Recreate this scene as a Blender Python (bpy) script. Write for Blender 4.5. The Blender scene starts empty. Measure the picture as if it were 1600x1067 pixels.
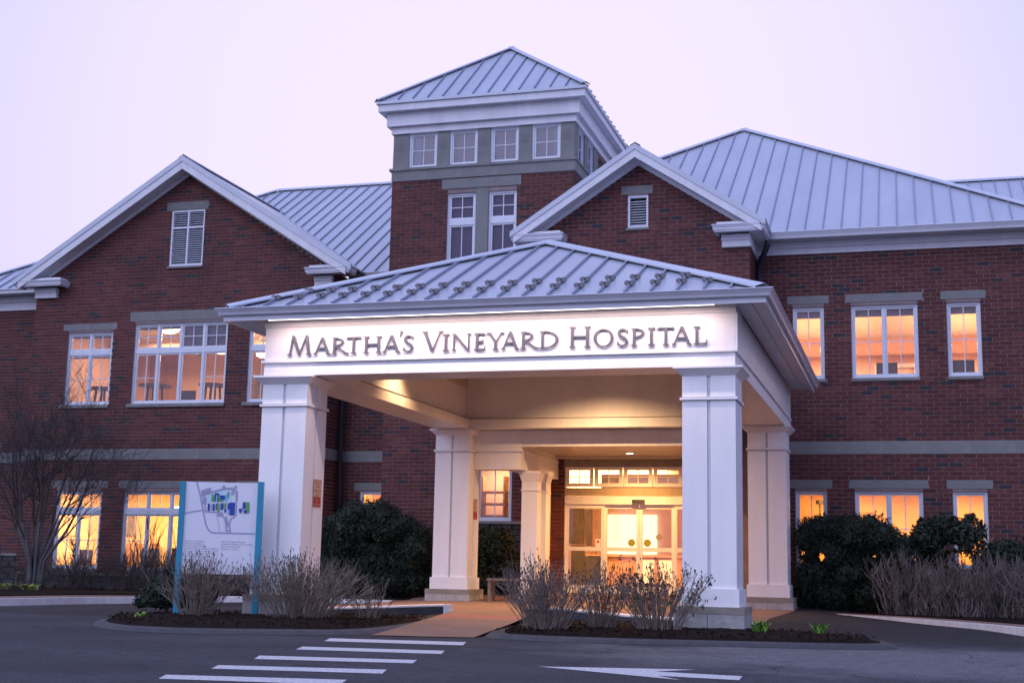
import bpy, math, random
from mathutils import Vector, Matrix
random.seed(7)
scene = bpy.context.scene
col = scene.collection
R = math.radians

# ------------------------------------------------------------------ camera, sky, sun, exposure
CZ = 1.02                                   # lens height above the road
yaw, pitch, roll = 0.288516, 0.165849, 0.0202452
f0 = Vector((-math.sin(yaw), math.cos(yaw), 0)); r0 = Vector((math.cos(yaw), math.sin(yaw), 0)); u0 = Vector((0, 0, 1))
f1 = f0 * math.cos(pitch) + u0 * math.sin(pitch); u1 = u0 * math.cos(pitch) - f0 * math.sin(pitch)
r2 = r0 * math.cos(roll) + u1 * math.sin(roll); u2 = u1 * math.cos(roll) - r0 * math.sin(roll)
cd = bpy.data.cameras.new('camera'); cam = bpy.data.objects.new('camera', cd); col.objects.link(cam)
cd.sensor_width = 36.0; cd.lens = 2093.9 * 36 / 1600; cd.clip_start = 0.1; cd.clip_end = 2000
m = Matrix((r2, u2, -f1)).transposed().to_4x4(); m.translation = Vector((0, 0, CZ)); cam.matrix_world = m
scene.camera = cam

world = bpy.data.worlds.new('World'); scene.world = world; world.use_nodes = True
nt = world.node_tree; nt.nodes.clear()
def wn(t, **k):
    n = nt.nodes.new(t)
    for a, b in k.items(): setattr(n, a, b)
    return n
out = wn('ShaderNodeOutputWorld'); bg = wn('ShaderNodeBackground'); tc = wn('ShaderNodeTexCoord'); sep = wn('ShaderNodeSeparateXYZ')
nt.links.new(tc.outputs['Generated'], sep.inputs[0])
mr = wn('ShaderNodeMapRange'); mr.interpolation_type = 'SMOOTHSTEP'
mr.inputs['From Min'].default_value = 0.05; mr.inputs['From Max'].default_value = 0.95
nt.links.new(sep.outputs['Z'], mr.inputs['Value'])
mx = wn('ShaderNodeMix', data_type='RGBA')
mx.inputs['A'].default_value = (0.74, 0.70, 1.03, 1); mx.inputs['B'].default_value = (0.44, 0.54, 1.12, 1)
mb_ = wn('ShaderNodeMapRange'); mb_.interpolation_type = 'SMOOTHSTEP'; mb_.inputs['From Min'].default_value = -0.6; mb_.inputs['From Max'].default_value = 0.75
mh = wn('ShaderNodeMix', data_type='RGBA'); mh.inputs['A'].default_value = (0.56, 0.61, 1.08, 1); mh.inputs['B'].default_value = (0.77, 0.72, 1.03, 1)
nt.links.new(mr.outputs[0], mx.inputs['Factor']); nt.links.new(mb_.outputs[0], mh.inputs['Factor']); nt.links.new(mh.outputs['Result'], mx.inputs['A'])
dot = wn('ShaderNodeVectorMath', operation='DOT_PRODUCT'); dot.inputs[1].default_value = Vector((-0.28, 0.90, 0.33)).normalized()
nt.links.new(tc.outputs['Generated'], dot.inputs[0]); nt.links.new(dot.outputs['Value'], mb_.inputs['Value'])
mg = wn('ShaderNodeMapRange'); mg.interpolation_type = 'SMOOTHSTEP'
mg.inputs['From Min'].default_value = 0.90; mg.inputs['From Max'].default_value = 1.0; mg.inputs['To Max'].default_value = 0.9
nt.links.new(dot.outputs['Value'], mg.inputs['Value'])
mx2 = wn('ShaderNodeMix', data_type='RGBA'); mx2.inputs['B'].default_value = (0.965, 0.845, 1.02, 1)
nt.links.new(mg.outputs[0], mx2.inputs['Factor']); nt.links.new(mx.outputs['Result'], mx2.inputs['A'])
sky = wn('ShaderNodeTexSky', sky_type='NISHITA'); sky.sun_disc = False; sky.sun_elevation = R(2); sky.sun_rotation = R(190); sky.dust_density = 4
addn = wn('ShaderNodeMix', data_type='RGBA', blend_type='ADD'); addn.inputs['Factor'].default_value = 0.01
nt.links.new(mx2.outputs['Result'], addn.inputs['A']); nt.links.new(sky.outputs[0], addn.inputs['B'])
nt.links.new(addn.outputs['Result'], bg.inputs['Color']); bg.inputs['Strength'].default_value = 1.0
nt.links.new(bg.outputs[0], out.inputs[0])

sd = bpy.data.lights.new('sun', 'SUN'); sun = bpy.data.objects.new('sun', sd); col.objects.link(sun)
sd.energy = 1.5; sd.angle = R(60); sd.color = (0.74, 0.79, 1.0)      # soft glow of the dusk sky behind the camera
sun.rotation_euler = Vector((0.35, 0.62, -0.70)).to_track_quat('-Z', 'Y').to_euler()
scene.view_settings.view_transform = 'Standard'; scene.view_settings.look = 'None'
scene.view_settings.exposure = 0.0; scene.view_settings.gamma = 1.0; scene.view_settings.use_curve_mapping = False
try:
    scene.cycles.use_denoising = True; scene.cycles.max_bounces = 7; scene.cycles.transparent_max_bounces = 12
    scene.cycles.sample_clamp_indirect = 6.0
except Exception: pass

# ------------------------------------------------------------------ materials
MATS = {}
def pm(name, c, rough=0.6, var=0.12, scale=6.0, bump=0.0, bscale=40.0, metal=0.0, spec=0.5, c2=None, stretch=None, coat=0.0):
    """principled material with procedural colour variation (noise) and fine relief"""
    m = bpy.data.materials.new(name); m.use_nodes = True; t = m.node_tree; b = t.nodes['Principled BSDF']
    tcn = t.nodes.new('ShaderNodeTexCoord'); mp = t.nodes.new('ShaderNodeMapping')
    t.links.new(tcn.outputs['Object'], mp.inputs[0])
    if stretch: mp.inputs['Scale'].default_value = stretch
    n = t.nodes.new('ShaderNodeTexNoise'); n.inputs['Scale'].default_value = scale; n.inputs['Detail'].default_value = 6; n.inputs['Roughness'].default_value = 0.6
    t.links.new(mp.outputs[0], n.inputs['Vector'])
    rp = t.nodes.new('ShaderNodeValToRGB'); e = rp.color_ramp.elements
    a = c2 if c2 else tuple(x * (1 - var) for x in c); bb = c if c2 else tuple(min(1, x * (1 + var)) for x in c)
    e[0].position = 0.32; e[0].color = (*a, 1); e[1].position = 0.68; e[1].color = (*bb, 1)
    t.links.new(n.outputs['Fac'], rp.inputs[0]); t.links.new(rp.outputs[0], b.inputs['Base Color'])
    b.inputs['Roughness'].default_value = rough; b.inputs['Metallic'].default_value = metal
    b.inputs['Specular IOR Level'].default_value = spec; b.inputs['Coat Weight'].default_value = coat
    if bump:
        n2 = t.nodes.new('ShaderNodeTexNoise'); n2.inputs['Scale'].default_value = bscale; n2.inputs['Detail'].default_value = 4
        t.links.new(mp.outputs[0], n2.inputs['Vector'])
        bp = t.nodes.new('ShaderNodeBump'); bp.inputs['Strength'].default_value = bump; bp.inputs['Distance'].default_value = 0.01
        t.links.new(n2.outputs['Fac'], bp.inputs['Height']); t.links.new(bp.outputs[0], b.inputs['Normal'])
    MATS[name] = m; return m
def em(name, c, s):
    m = bpy.data.materials.new(name); m.use_nodes = True; t = m.node_tree; b = t.nodes['Principled BSDF']
    b.inputs['Base Color'].default_value = (0.8, 0.8, 0.8, 1); b.inputs['Emission Color'].default_value = (*c, 1); b.inputs['Emission Strength'].default_value = s
    MATS[name] = m; return m
def glass(name, tint, f=0.05):
    m = bpy.data.materials.new(name); m.use_nodes = True; t = m.node_tree; t.nodes.clear()
    o = t.nodes.new('ShaderNodeOutputMaterial'); mi = t.nodes.new('ShaderNodeMixShader'); tr = t.nodes.new('ShaderNodeBsdfTransparent'); g = t.nodes.new('ShaderNodeBsdfGlossy')
    fr = t.nodes.new('ShaderNodeFresnel'); fr.inputs['IOR'].default_value = 1.52
    tr.inputs[0].default_value = (*tint, 1); g.inputs['Roughness'].default_value = 0.02; g.inputs['Color'].default_value = (0.95, 0.95, 1, 1)
    n = t.nodes.new('ShaderNodeTexNoise'); n.inputs['Scale'].default_value = 1.2; bp = t.nodes.new('ShaderNodeBump'); bp.inputs['Strength'].default_value = 0.03
    tcn = t.nodes.new('ShaderNodeTexCoord'); t.links.new(tcn.outputs['Object'], n.inputs['Vector'])
    t.links.new(n.outputs['Fac'], bp.inputs['Height']); t.links.new(bp.outputs[0], g.inputs['Normal'])
    t.links.new(fr.outputs[0], mi.inputs[0]); t.links.new(tr.outputs[0], mi.inputs[1]); t.links.new(g.outputs[0], mi.inputs[2]); t.links.new(mi.outputs[0], o.inputs[0])
    MATS[name] = m; return m
def brickmat(name, node, sock):
    m = bpy.data.materials.new(name); m.use_nodes = True; t = m.node_tree; b = t.nodes['Principled BSDF']
    g = t.nodes.new(node); rp = t.nodes.new('ShaderNodeValToRGB'); rp.color_ramp.interpolation = 'LINEAR'
    cs = [(0.0, (0.040, 0.038, 0.044)), (0.05, (0.044, 0.036, 0.040)), (0.08, (0.085, 0.031, 0.030)), (0.3, (0.110, 0.034, 0.030)), (0.55, (0.132, 0.042, 0.035)), (0.8, (0.116, 0.036, 0.033)), (1.0, (0.158, 0.055, 0.045))]
    e = rp.color_ramp.elements
    e[0].position, e[0].color = cs[0][0], (*cs[0][1], 1); e[1].position, e[1].color = cs[-1][0], (*cs[-1][1], 1)
    for p, c in cs[1:-1]:
        x = e.new(p); x.color = (*c, 1)
    t.links.new(g.outputs[sock], rp.inputs[0])
    tcn = t.nodes.new('ShaderNodeNewGeometry'); n = t.nodes.new('ShaderNodeTexNoise'); n.inputs['Scale'].default_value = 9; n.inputs['Detail'].default_value = 8
    t.links.new(tcn.outputs['Position'], n.inputs['Vector'])
    mu = t.nodes.new('ShaderNodeMix'); mu.data_type = 'RGBA'; mu.blend_type = 'MULTIPLY'; mu.inputs['Factor'].default_value = 1.0
    r2_ = t.nodes.new('ShaderNodeValToRGB'); r2_.color_ramp.elements[0].position = 0.3; r2_.color_ramp.elements[0].color = (0.72, 0.72, 0.75, 1); r2_.color_ramp.elements[1].position = 0.7; r2_.color_ramp.elements[1].color = (1.15, 1.12, 1.1, 1)
    t.links.new(n.outputs['Fac'], r2_.inputs[0]); t.links.new(rp.outputs[0], mu.inputs['A']); t.links.new(r2_.outputs[0], mu.inputs['B'])
    big = t.nodes.new('ShaderNodeTexNoise'); big.inputs['Scale'].default_value = 0.55; big.inputs['Detail'].default_value = 5; t.links.new(tcn.outputs['Position'], big.inputs['Vector'])
    r3_ = t.nodes.new('ShaderNodeValToRGB'); r3_.color_ramp.elements[0].position = 0.32; r3_.color_ramp.elements[0].color = (0.78, 0.80, 0.84, 1); r3_.color_ramp.elements[1].position = 0.66; r3_.color_ramp.elements[1].color = (1.12, 1.08, 1.06, 1)
    mu2 = t.nodes.new('ShaderNodeMix'); mu2.data_type = 'RGBA'; mu2.blend_type = 'MULTIPLY'; mu2.inputs['Factor'].default_value = 1.0
    t.links.new(big.outputs['Fac'], r3_.inputs[0]); t.links.new(mu.outputs['Result'], mu2.inputs['A']); t.links.new(r3_.outputs[0], mu2.inputs['B'])
    t.links.new(mu2.outputs['Result'], b.inputs['Base Color']); b.inputs['Roughness'].default_value = 0.8; b.inputs['Specular IOR Level'].default_value = 0.3
    n2 = t.nodes.new('ShaderNodeTexNoise'); n2.inputs['Scale'].default_value = 60; bp = t.nodes.new('ShaderNodeBump'); bp.inputs['Strength'].default_value = 0.4; bp.inputs['Distance'].default_value = 0.004
    t.links.new(tcn.outputs['Position'], n2.inputs['Vector']); t.links.new(n2.outputs['Fac'], bp.inputs['Height']); t.links.new(bp.outputs[0], b.inputs['Normal'])
    MATS[name] = m
brickmat('brick_joined', 'ShaderNodeNewGeometry', 'Random Per Island')
brickmat('brick_single', 'ShaderNodeObjectInfo', 'Random')
pm('mortar', (0.27, 0.20, 0.195), 0.9, 0.15, 3, 0.3, 80)
pm('stone', (0.208, 0.205, 0.200), 0.85, 0.16, 2.2, 0.25, 60)
pm('stone_dark', (0.050, 0.050, 0.056), 0.9, 0.25, 4, 0.8, 18)
pm('stone_block', (0.38, 0.37, 0.36), 0.9, 0.2, 5, 0.9, 14)
pm('cap_stone', (0.26, 0.23, 0.19), 0.85, 0.18, 5, 0.3, 40)
pm('sand_stone', (0.40, 0.33, 0.23), 0.85, 0.12, 4, 0.2, 40)
pm('white_paint', (0.87, 0.86, 0.86), 0.45, 0.0, 2.6, 0.06, 30, c2=(0.79, 0.78, 0.78), stretch=(1.0, 1.0, 0.16))
pm('trim_paint', (0.74, 0.74, 0.77), 0.45, 0.0, 2.4, 0.04, 30, c2=(0.62, 0.62, 0.65), stretch=(1.0, 1.0, 0.25))
pm('frame_paint', (0.66, 0.68, 0.74), 0.4, 0.05, 3)
pm('gutter_paint', (0.62, 0.62, 0.68), 0.3, 0.08, 2.0)
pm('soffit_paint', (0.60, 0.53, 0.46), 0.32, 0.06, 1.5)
pm('roof_metal', (0.47, 0.485, 0.55), 0.36, 0.0, 1.4, 0.25, 1.6, metal=0.2, c2=(0.40, 0.415, 0.48), stretch=(1.0, 0.25, 0.25))
pm('roof_trim', (0.50, 0.53, 0.60), 0.4, 0.06, 1.0, metal=0.1)
pm('seam_metal', (0.25, 0.27, 0.34), 0.4, 0.06, 2.0, metal=0.2)
pm('guard_metal', (0.16, 0.155, 0.17), 0.5, 0.35, 25, metal=0.3)
pm('downspout_paint', (0.028, 0.030, 0.045), 0.4, 0.2, 4)
pm('letter_metal', (0.115, 0.118, 0.145), 0.4, 0.06, 4, metal=0.3)
pm('groove_paint', (0.56, 0.56, 0.60), 0.6, 0.1, 4)
def asphalt_mat(name, c1, c2, patch):
    m = bpy.data.materials.new(name); m.use_nodes = True; t = m.node_tree; b = t.nodes['Principled BSDF']; N_ = t.nodes.new
    g = N_('ShaderNodeNewGeometry'); L = t.links.new
    def noise(sc, det=5):
        n = N_('ShaderNodeTexNoise'); n.inputs['Scale'].default_value = sc; n.inputs['Detail'].default_value = det; L(g.outputs['Position'], n.inputs['Vector']); return n
    def mixc(f, a, b_, mode='MIX'):
        x = N_('ShaderNodeMix'); x.data_type = 'RGBA'; x.blend_type = mode
        for s_, v in (('Factor', f), ('A', a), ('B', b_)):
            if isinstance(v, (tuple, float)): x.inputs[s_].default_value = v if isinstance(v, float) else (*v, 1)
            else: L(v, x.inputs[s_])
        return x.outputs['Result']
    def mrange(v, a, b_, c=0.0, d=1.0):
        x = N_('ShaderNodeMapRange'); x.inputs[1].default_value = a; x.inputs[2].default_value = b_; x.inputs[3].default_value = c; x.inputs[4].default_value = d; L(v, x.inputs[0]); return x.outputs[0]
    base = mixc(mrange(noise(.5).outputs['Fac'], .35, .65), c2, c1)
    if patch:                                            # older, paler surface beyond the tip of the island
        sb = N_('ShaderNodeVectorMath'); sb.operation = 'SUBTRACT'; sb.inputs[1].default_value = (0.6, 17.0, 0); L(g.outputs['Position'], sb.inputs[0])
        dv = N_('ShaderNodeVectorMath'); dv.operation = 'DIVIDE'; dv.inputs[1].default_value = (5.0, 3.4, 1); L(sb.outputs[0], dv.inputs[0])
        ln = N_('ShaderNodeVectorMath'); ln.operation = 'LENGTH'; L(dv.outputs[0], ln.inputs[0])
        ad = N_('ShaderNodeMath'); ad.operation = 'ADD'; L(ln.outputs['Value'], ad.inputs[0]); L(mrange(noise(.9).outputs['Fac'], .2, .8, -.35, .35), ad.inputs[1])
        base = mixc(mrange(ad.outputs[0], 1.1, .55), base, (0.105, 0.105, 0.115))
        vo = N_('ShaderNodeTexVoronoi'); vo.feature = 'DISTANCE_TO_EDGE'; vo.inputs['Scale'].default_value = .28
        wp_ = N_('ShaderNodeVectorMath'); wp_.operation = 'ADD'; nz = noise(1.3); L(g.outputs['Position'], wp_.inputs[0]); L(nz.outputs['Color'], wp_.inputs[1]); L(wp_.outputs[0], vo.inputs['Vector'])
        base = mixc(mrange(vo.outputs['Distance'], .0, .008, .75, 0.0), base, (0.010, 0.010, 0.012))
    sp_ = mixc(1.0, base, mixc(mrange(noise(42, 3).outputs['Fac'], .36, .66), (.42, .42, .44), (1.75, 1.75, 1.72)), 'MULTIPLY')
    sp_ = mixc(1.0, sp_, mixc(mrange(noise(7, 6).outputs['Fac'], .36, .66), (.80, .80, .82), (1.2, 1.2, 1.2)), 'MULTIPLY')
    L(sp_, b.inputs['Base Color']); b.inputs['Roughness'].default_value = .85; b.inputs['Specular IOR Level'].default_value = .25
    bp = N_('ShaderNodeBump'); bp.inputs['Strength'].default_value = .8; bp.inputs['Distance'].default_value = .008; L(noise(70, 3).outputs['Fac'], bp.inputs['Height']); L(bp.outputs[0], b.inputs['Normal'])
    MATS[name] = m
asphalt_mat('asphalt', (0.041, 0.042, 0.052), (0.025, 0.0255, 0.033), True)
asphalt_mat('lane_asphalt', (0.032, 0.030, 0.032), (0.022, 0.021, 0.0235), False)
pm('road_paint', (0.66, 0.65, 0.66), 0.7, 0.0, 24, 0.3, 90, c2=(0.30, 0.295, 0.31))
pm('old_paint', (0.20, 0.20, 0.21), 0.8, 0.0, 8, c2=(0.075, 0.072, 0.078))
pm('kerb_paint', (0.80, 0.79, 0.80), 0.7, 0.0, 5, 0.3, 30, c2=(0.58, 0.57, 0.59))
pm('kerb_concrete', (0.045, 0.045, 0.052), 0.9, 0.2, 6, 0.3, 40)
pm('concrete', (0.225, 0.135, 0.092), 0.85, 0.0, 1.3, 0.25, 60, c2=(0.165, 0.098, 0.068))
pm('walk_red', (0.26, 0.10, 0.075), 0.85, 0.2, 6, 0.4, 60)
pm('mulch', (0.015, 0.0085, 0.0065), 0.95, 0.0, 26, 1.0, 60, c2=(0.004, 0.0028, 0.0026), spec=0.1)
pm('mulch_chip', (0.026, 0.015, 0.011), 0.95, 0.35, 3, spec=0.1)
pm('leaf_dark', (0.034, 0.050, 0.030), 0.5, 0.35, 4.0, c2=(0.011, 0.019, 0.013), spec=0.25)
pm('leaf_broad', (0.034, 0.048, 0.028), 0.4, 0.3, 3.0, c2=(0.010, 0.015, 0.011), spec=0.3)
pm('leaf_bright', (0.14, 0.30, 0.04), 0.5, 0.3, 9)
pm('leaf_lime', (0.22, 0.26, 0.05), 0.6, 0.3, 9)
pm('twig', (0.200, 0.160, 0.135), 0.9, 0.3, 8)
pm('twig_dark', (0.062, 0.050, 0.050), 0.9, 0.3, 8)
pm('bud', (0.055, 0.042, 0.03), 0.8, 0.3, 8)
pm('bark', (0.075, 0.070, 0.074), 0.9, 0.25, 7, 0.5, 30)
pm('teal_paint', (0.018, 0.26, 0.40), 0.4, 0.08, 3)
pm('panel_white', (0.72, 0.73, 0.80), 0.35, 0.03, 2)
pm('map_grey', (0.33, 0.34, 0.50), 0.5, 0.05, 4)
pm('map_blue', (0.018, 0.055, 0.36), 0.5, 0.05, 4)
pm('map_cyan', (0.10, 0.46, 0.66), 0.5, 0.05, 4)
pm('map_pale', (0.50, 0.70, 0.80), 0.5, 0.03, 4)
pm('map_green', (0.10, 0.36, 0.085), 0.5, 0.05, 4)
pm('map_ink', (0.13, 0.13, 0.22), 0.6, 0.05, 4)
pm('sign_cream', (0.66, 0.50, 0.34), 0.5, 0.04, 4)
pm('sign_red', (0.42, 0.012, 0.020), 0.5, 0.08, 4)
pm('twig_row', (0.145, 0.115, 0.105), 0.9, 0.75, 3)
pm('shadow_line_paint', (0.12, 0.10, 0.09), 0.8, 0.2, 6)  # shade colour for the dark lines along the canopy beams
pm('twig_mid', (0.095, 0.074, 0.066), 0.9, 0.4, 8)
pm('black_plastic', (0.03, 0.03, 0.032), 0.5, 0.2, 8)
pm('dark_wood', (0.055, 0.042, 0.045), 0.5, 0.25, 6)
pm('bench_wood', (0.20, 0.15, 0.11), 0.7, 0.2, 8)
pm('room_peach', (0.78, 0.56, 0.42), 0.8, 0.06, 0.8)
pm('room_ceiling', (0.82, 0.76, 0.68), 0.9, 0.03, 1.0)
pm('room_amber', (0.80, 0.58, 0.34), 0.8, 0.08, 0.8)
pm('room_floor', (0.30, 0.22, 0.17), 0.7, 0.15, 1.2)
pm('room_dusk', (0.20, 0.17, 0.23), 0.9, 0.06, 1.2)
pm('blind', (0.22, 0.19, 0.24), 0.8, 0.06, 2)
pm('curtain_blue', (0.26, 0.36, 0.44), 0.8, 0.15, 3)
pm('mesh_fabric', (0.10, 0.085, 0.10), 0.8, 0.2, 30)
pm('oak', (0.42, 0.22, 0.09), 0.55, 0.2, 4)
pm('picture_grey', (0.20, 0.19, 0.17), 0.6, 0.35, 5)
pm('sticker_lime', (0.30, 0.30, 0.03), 0.6, 0.1, 10)
pm('sticker_grey', (0.30, 0.25, 0.22), 0.6, 0.1, 10)
pm('vinyl_white', (0.82, 0.82, 0.80), 0.6, 0.03, 5)
em('lamp_warm', (1.0, 0.78, 0.52), 9.0)
em('lamp_strip', (1.0, 0.88, 0.82), 3.0)
em('lamp_panel', (1.0, 0.80, 0.52), 1.5)
em('lamp_exit', (0.10, 1.0, 0.15), 0.8)
em('screen', (0.55, 0.55, 1.0), 2.0)
glass('glass', (0.97, 0.96, 0.95)); glass('glass_dusk', (0.86, 0.82, 0.90))
M = MATS

# ------------------------------------------------------------------ mesh helpers
class MB:
    def __init__(s): s.v = []; s.f = []
    def face(s, *p):
        i = len(s.v); s.v += [tuple(q) for q in p]; s.f.append(tuple(range(i, i + len(p)))); return s
    def hexa(s, p):                        # 8 corners: bottom ring 0-3, top ring 4-7
        i = len(s.v); s.v += [tuple(q) for q in p]
        s.f += [tuple(i + k for k in q) for q in ((3, 2, 1, 0), (4, 5, 6, 7), (0, 1, 5, 4), (1, 2, 6, 5), (2, 3, 7, 6), (3, 0, 4, 7))]; return s
    def box(s, x0, x1, y0, y1, z0, z1):
        return s.hexa([(x0, y0, z0), (x1, y0, z0), (x1, y1, z0), (x0, y1, z0), (x0, y0, z1), (x1, y0, z1), (x1, y1, z1), (x0, y1, z1)])
    def frustum(s, x0, x1, y0, y1, z0, z1, g):   # box whose top grows by g on every side
        return s.hexa([(x0, y0, z0), (x1, y0, z0), (x1, y1, z0), (x0, y1, z0), (x0 - g, y0 - g, z1), (x1 + g, y0 - g, z1), (x1 + g, y1 + g, z1), (x0 - g, y1 + g, z1)])
    def bar(s, a, b, w, h, up=(0, 0, 1)):  # box from a to b, width w, height h (standing on the line, along up)
        a = Vector(a); b = Vector(b); d = (b - a).normalized(); up = Vector(up); sd_ = d.cross(up).normalized() * w / 2; n = sd_.cross(d).normalized() * h
        return s.hexa([a - sd_, b - sd_, b + sd_, a + sd_, a - sd_ + n, b - sd_ + n, b + sd_ + n, a + sd_ + n])
    def prism(s, poly, axis, d0, d1):      # polygon (2D) extruded along axis 'y' (poly = x,z), 'z' (x,y) or 'x' (y,z)
        i = len(s.v); n = len(poly)
        def P(a, b, d): return (a, d, b) if axis == 'y' else ((a, b, d) if axis == 'z' else (d, a, b))
        s.v += [P(a, b, d0) for a, b in poly] + [P(a, b, d1) for a, b in poly]
        s.f.append(tuple(range(i, i + n))); s.f.append(tuple(range(i + 2 * n - 1, i + n - 1, -1)))
        for k in range(n):
            j = (k + 1) % n; s.f.append((i + k, i + n + k, i + n + j, i + j))
        return s
    def tube(s, pts, rad, sides=4, cap=True):
        pts = [Vector(p) for p in pts]; i0 = len(s.v); n = len(pts)
        for k, p in enumerate(pts):
            d = (pts[min(k + 1, n - 1)] - pts[max(k - 1, 0)])
            d = d.normalized() if d.length > 1e-9 else Vector((0, 0, 1))
            a = d.cross(Vector((0.31, 0.92, 0.23))); a = a.normalized() if a.length > 1e-6 else Vector((1, 0, 0)); b = d.cross(a)
            r = rad[k] if isinstance(rad, (list, tuple)) else rad
            for q in range(sides):
                t = 2 * math.pi * q / sides; s.v.append(tuple(p + (a * math.cos(t) + b * math.sin(t)) * r))
        for k in range(n - 1):
            for q in range(sides):
                q2 = (q + 1) % sides; s.f.append((i0 + k * sides + q, i0 + k * sides + q2, i0 + (k + 1) * sides + q2, i0 + (k + 1) * sides + q))
        if cap and sides > 2:
            s.f.append(tuple(i0 + q for q in range(sides))[::-1]); s.f.append(tuple(i0 + (n - 1) * sides + q for q in range(sides)))
        return s
    def disc(s, c, r, axis, d, n=16):       # short cylinder
        poly = [(c[0] + r * math.cos(2 * math.pi * k / n), c[1] + r * math.sin(2 * math.pi * k / n)) for k in range(n)]
        return s.prism(poly, axis, d[0], d[1])
ORG = {}
def link(o, parent=None):
    col.objects.link(o)
    if parent is not None: o.parent = parent
    return o
def tag(o, label=None, cat=None, group=None, kind=None):
    if label: o['label'] = label
    if cat: o['category'] = cat
    if group: o['group'] = group
    if kind: o['kind'] = kind
    return o
def thing(name, label, cat, loc, group=None):
    o = bpy.data.objects.new(name, None); o.empty_display_size = 0.3; link(o); o.location = loc; ORG[o.name] = Vector(loc)
    return tag(o, label, cat, group)
def build(name, mb, mat, parent=None, kind=None, label=None, smooth=False):
    """one mesh object from a mesh builder in world coordinates; its origin sits at its own middle"""
    vs = mb.v; n = len(vs)
    lo = [min(v[k] for v in vs) for k in range(3)]; hi = [max(v[k] for v in vs) for k in range(3)]
    c = Vector([(lo[k] + hi[k]) / 2 for k in range(3)]); c.z = lo[2]
    me = bpy.data.meshes.new(name); me.from_pydata([(v[0] - c.x, v[1] - c.y, v[2] - c.z) for v in vs], [], mb.f); me.update()
    me.materials.append(M[mat] if isinstance(mat, str) else mat)
    if smooth:
        for p in me.polygons: p.use_smooth = True
    o = bpy.data.objects.new(name, me); po = ORG[parent.name] if parent is not None else Vector((0, 0, 0))
    link(o, parent); o.location = c - po; ORG[o.name] = c
    return tag(o, label, None, None, kind)
def inst(name, src, pos, parent, rot=None):
    """another object that shares src's mesh, its origin at pos"""
    o = bpy.data.objects.new(name, src.data); po = ORG[parent.name] if parent is not None else Vector((0, 0, 0))
    link(o, parent); o.location = Vector(pos) - po; ORG[o.name] = Vector(pos)
    if rot: o.rotation_euler = rot
    return o
def lamp(name, kind, pos, energy, color, parent=None, size=0.2, size_y=None, direction=(0, 0, -1), spot=None, blend=0.6):
    d = bpy.data.lights.new(name, kind); d.energy = energy; d.color = color
    if kind == 'AREA':
        d.size = size
        if size_y: d.shape = 'RECTANGLE'; d.size_y = size_y
    elif kind == 'SPOT':
        d.spot_size = spot or R(90); d.spot_blend = blend; d.shadow_soft_size = size
    else: d.shadow_soft_size = size
    o = bpy.data.objects.new(name, d); link(o, parent); po = ORG[parent.name] if parent is not None else Vector((0, 0, 0))
    o.location = Vector(pos) - po; o.rotation_euler = Vector(direction).to_track_quat('-Z', 'Y').to_euler(); return o

# ------------------------------------------------------------------ ground, road, island, kerbs
ENTRY = (-6.645, 21.0)
def lane_z(x, y):
    def sm(a, b, t):
        t = max(0, min(1, (t - a) / (b - a))); return t * t * (3 - 2 * t)
    r = sm(-13.5, -10.0, x) * (1 - sm(-2.6, 0.8, x))
    e = sm(-17.0, -14.5, x) * (1 - sm(1.0, 2.4, x))
    z = 0.003 + 0.064 * e * sm(21.4, 24.0, y) + 0.13 * r * sm(21.6, 24.5, y)
    if y > 29.4: z = z + (0.375 - z) * sm(29.4, 34.0, y) * r
    return z
g = MB()
N = 40
xs = [-300, -120, -60] + [-40 + 2.0 * k for k in range(0, 31)] + [60, 120, 300]
ys = [-150, -40, -10, 0, 5, 10, 15, 20, 25, 30, 36, 50, 90, 150, 300]
for i in range(len(xs) - 1):
    for j in range(len(ys) - 1): g.face((xs[i], ys[j], 0), (xs[i + 1], ys[j], 0), (xs[i + 1], ys[j + 1], 0), (xs[i], ys[j + 1], 0))
build('road', g, 'asphalt', kind='structure')
def sheet(name, x0, x1, y0, y1, step, dz, mat, inside=None):
    g = MB(); nx = max(1, round((x1 - x0) / step)); ny = max(1, round((y1 - y0) / step))
    for i in range(nx):
        for j in range(ny):
            q = [(x0 + (x1 - x0) * a / nx, y0 + (y1 - y0) * b / ny) for a, b in ((i, j), (i + 1, j), (i + 1, j + 1), (i, j + 1))]
            if inside and not inside(sum(p[0] for p in q) / 4, sum(p[1] for p in q) / 4): continue
            g.face(*[(a, b, lane_z(a, b) + dz) for a, b in q])
    return build(name, g, mat, kind='structure')
sheet('driveway', -17.0, 2.4, 21.4, 34.0, 0.4, 0.0, 'lane_asphalt')
# island: two planted beds either side of the walk
ISL = [(-12.0, 18.3), (-11.2, 17.45), (-10.6, 17.1), (-9.6, 17.05), (-8.45, 17.7), (-7.45, 18.3), (-8.05, 23.4), (-9.0, 22.95), (-10.5, 22.35), (-12.2, 22.3), (-12.95, 21.2), (-12.7, 19.6)]
ISR = [(-6.0, 18.66), (-4.9, 18.35), (-3.56, 18.42), (-2.2, 18.8), (-1.05, 19.02), (-0.45, 19.3), (-0.2, 19.9), (-0.45, 20.7), (-1.4, 21.7), (-2.3, 22.2), (-4.3, 22.6), (-6.0, 23.3), (-6.55, 23.5)]
def smooth_poly(P, n=3):
    for _ in range(n):
        Q = []
        for k in range(len(P)):
            a = P[k]; b = P[(k + 1) % len(P)]; Q += [(a[0] * .75 + b[0] * .25, a[1] * .75 + b[1] * .25), (a[0] * .25 + b[0] * .75, a[1] * .25 + b[1] * .75)]
        P = Q
    return P
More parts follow.
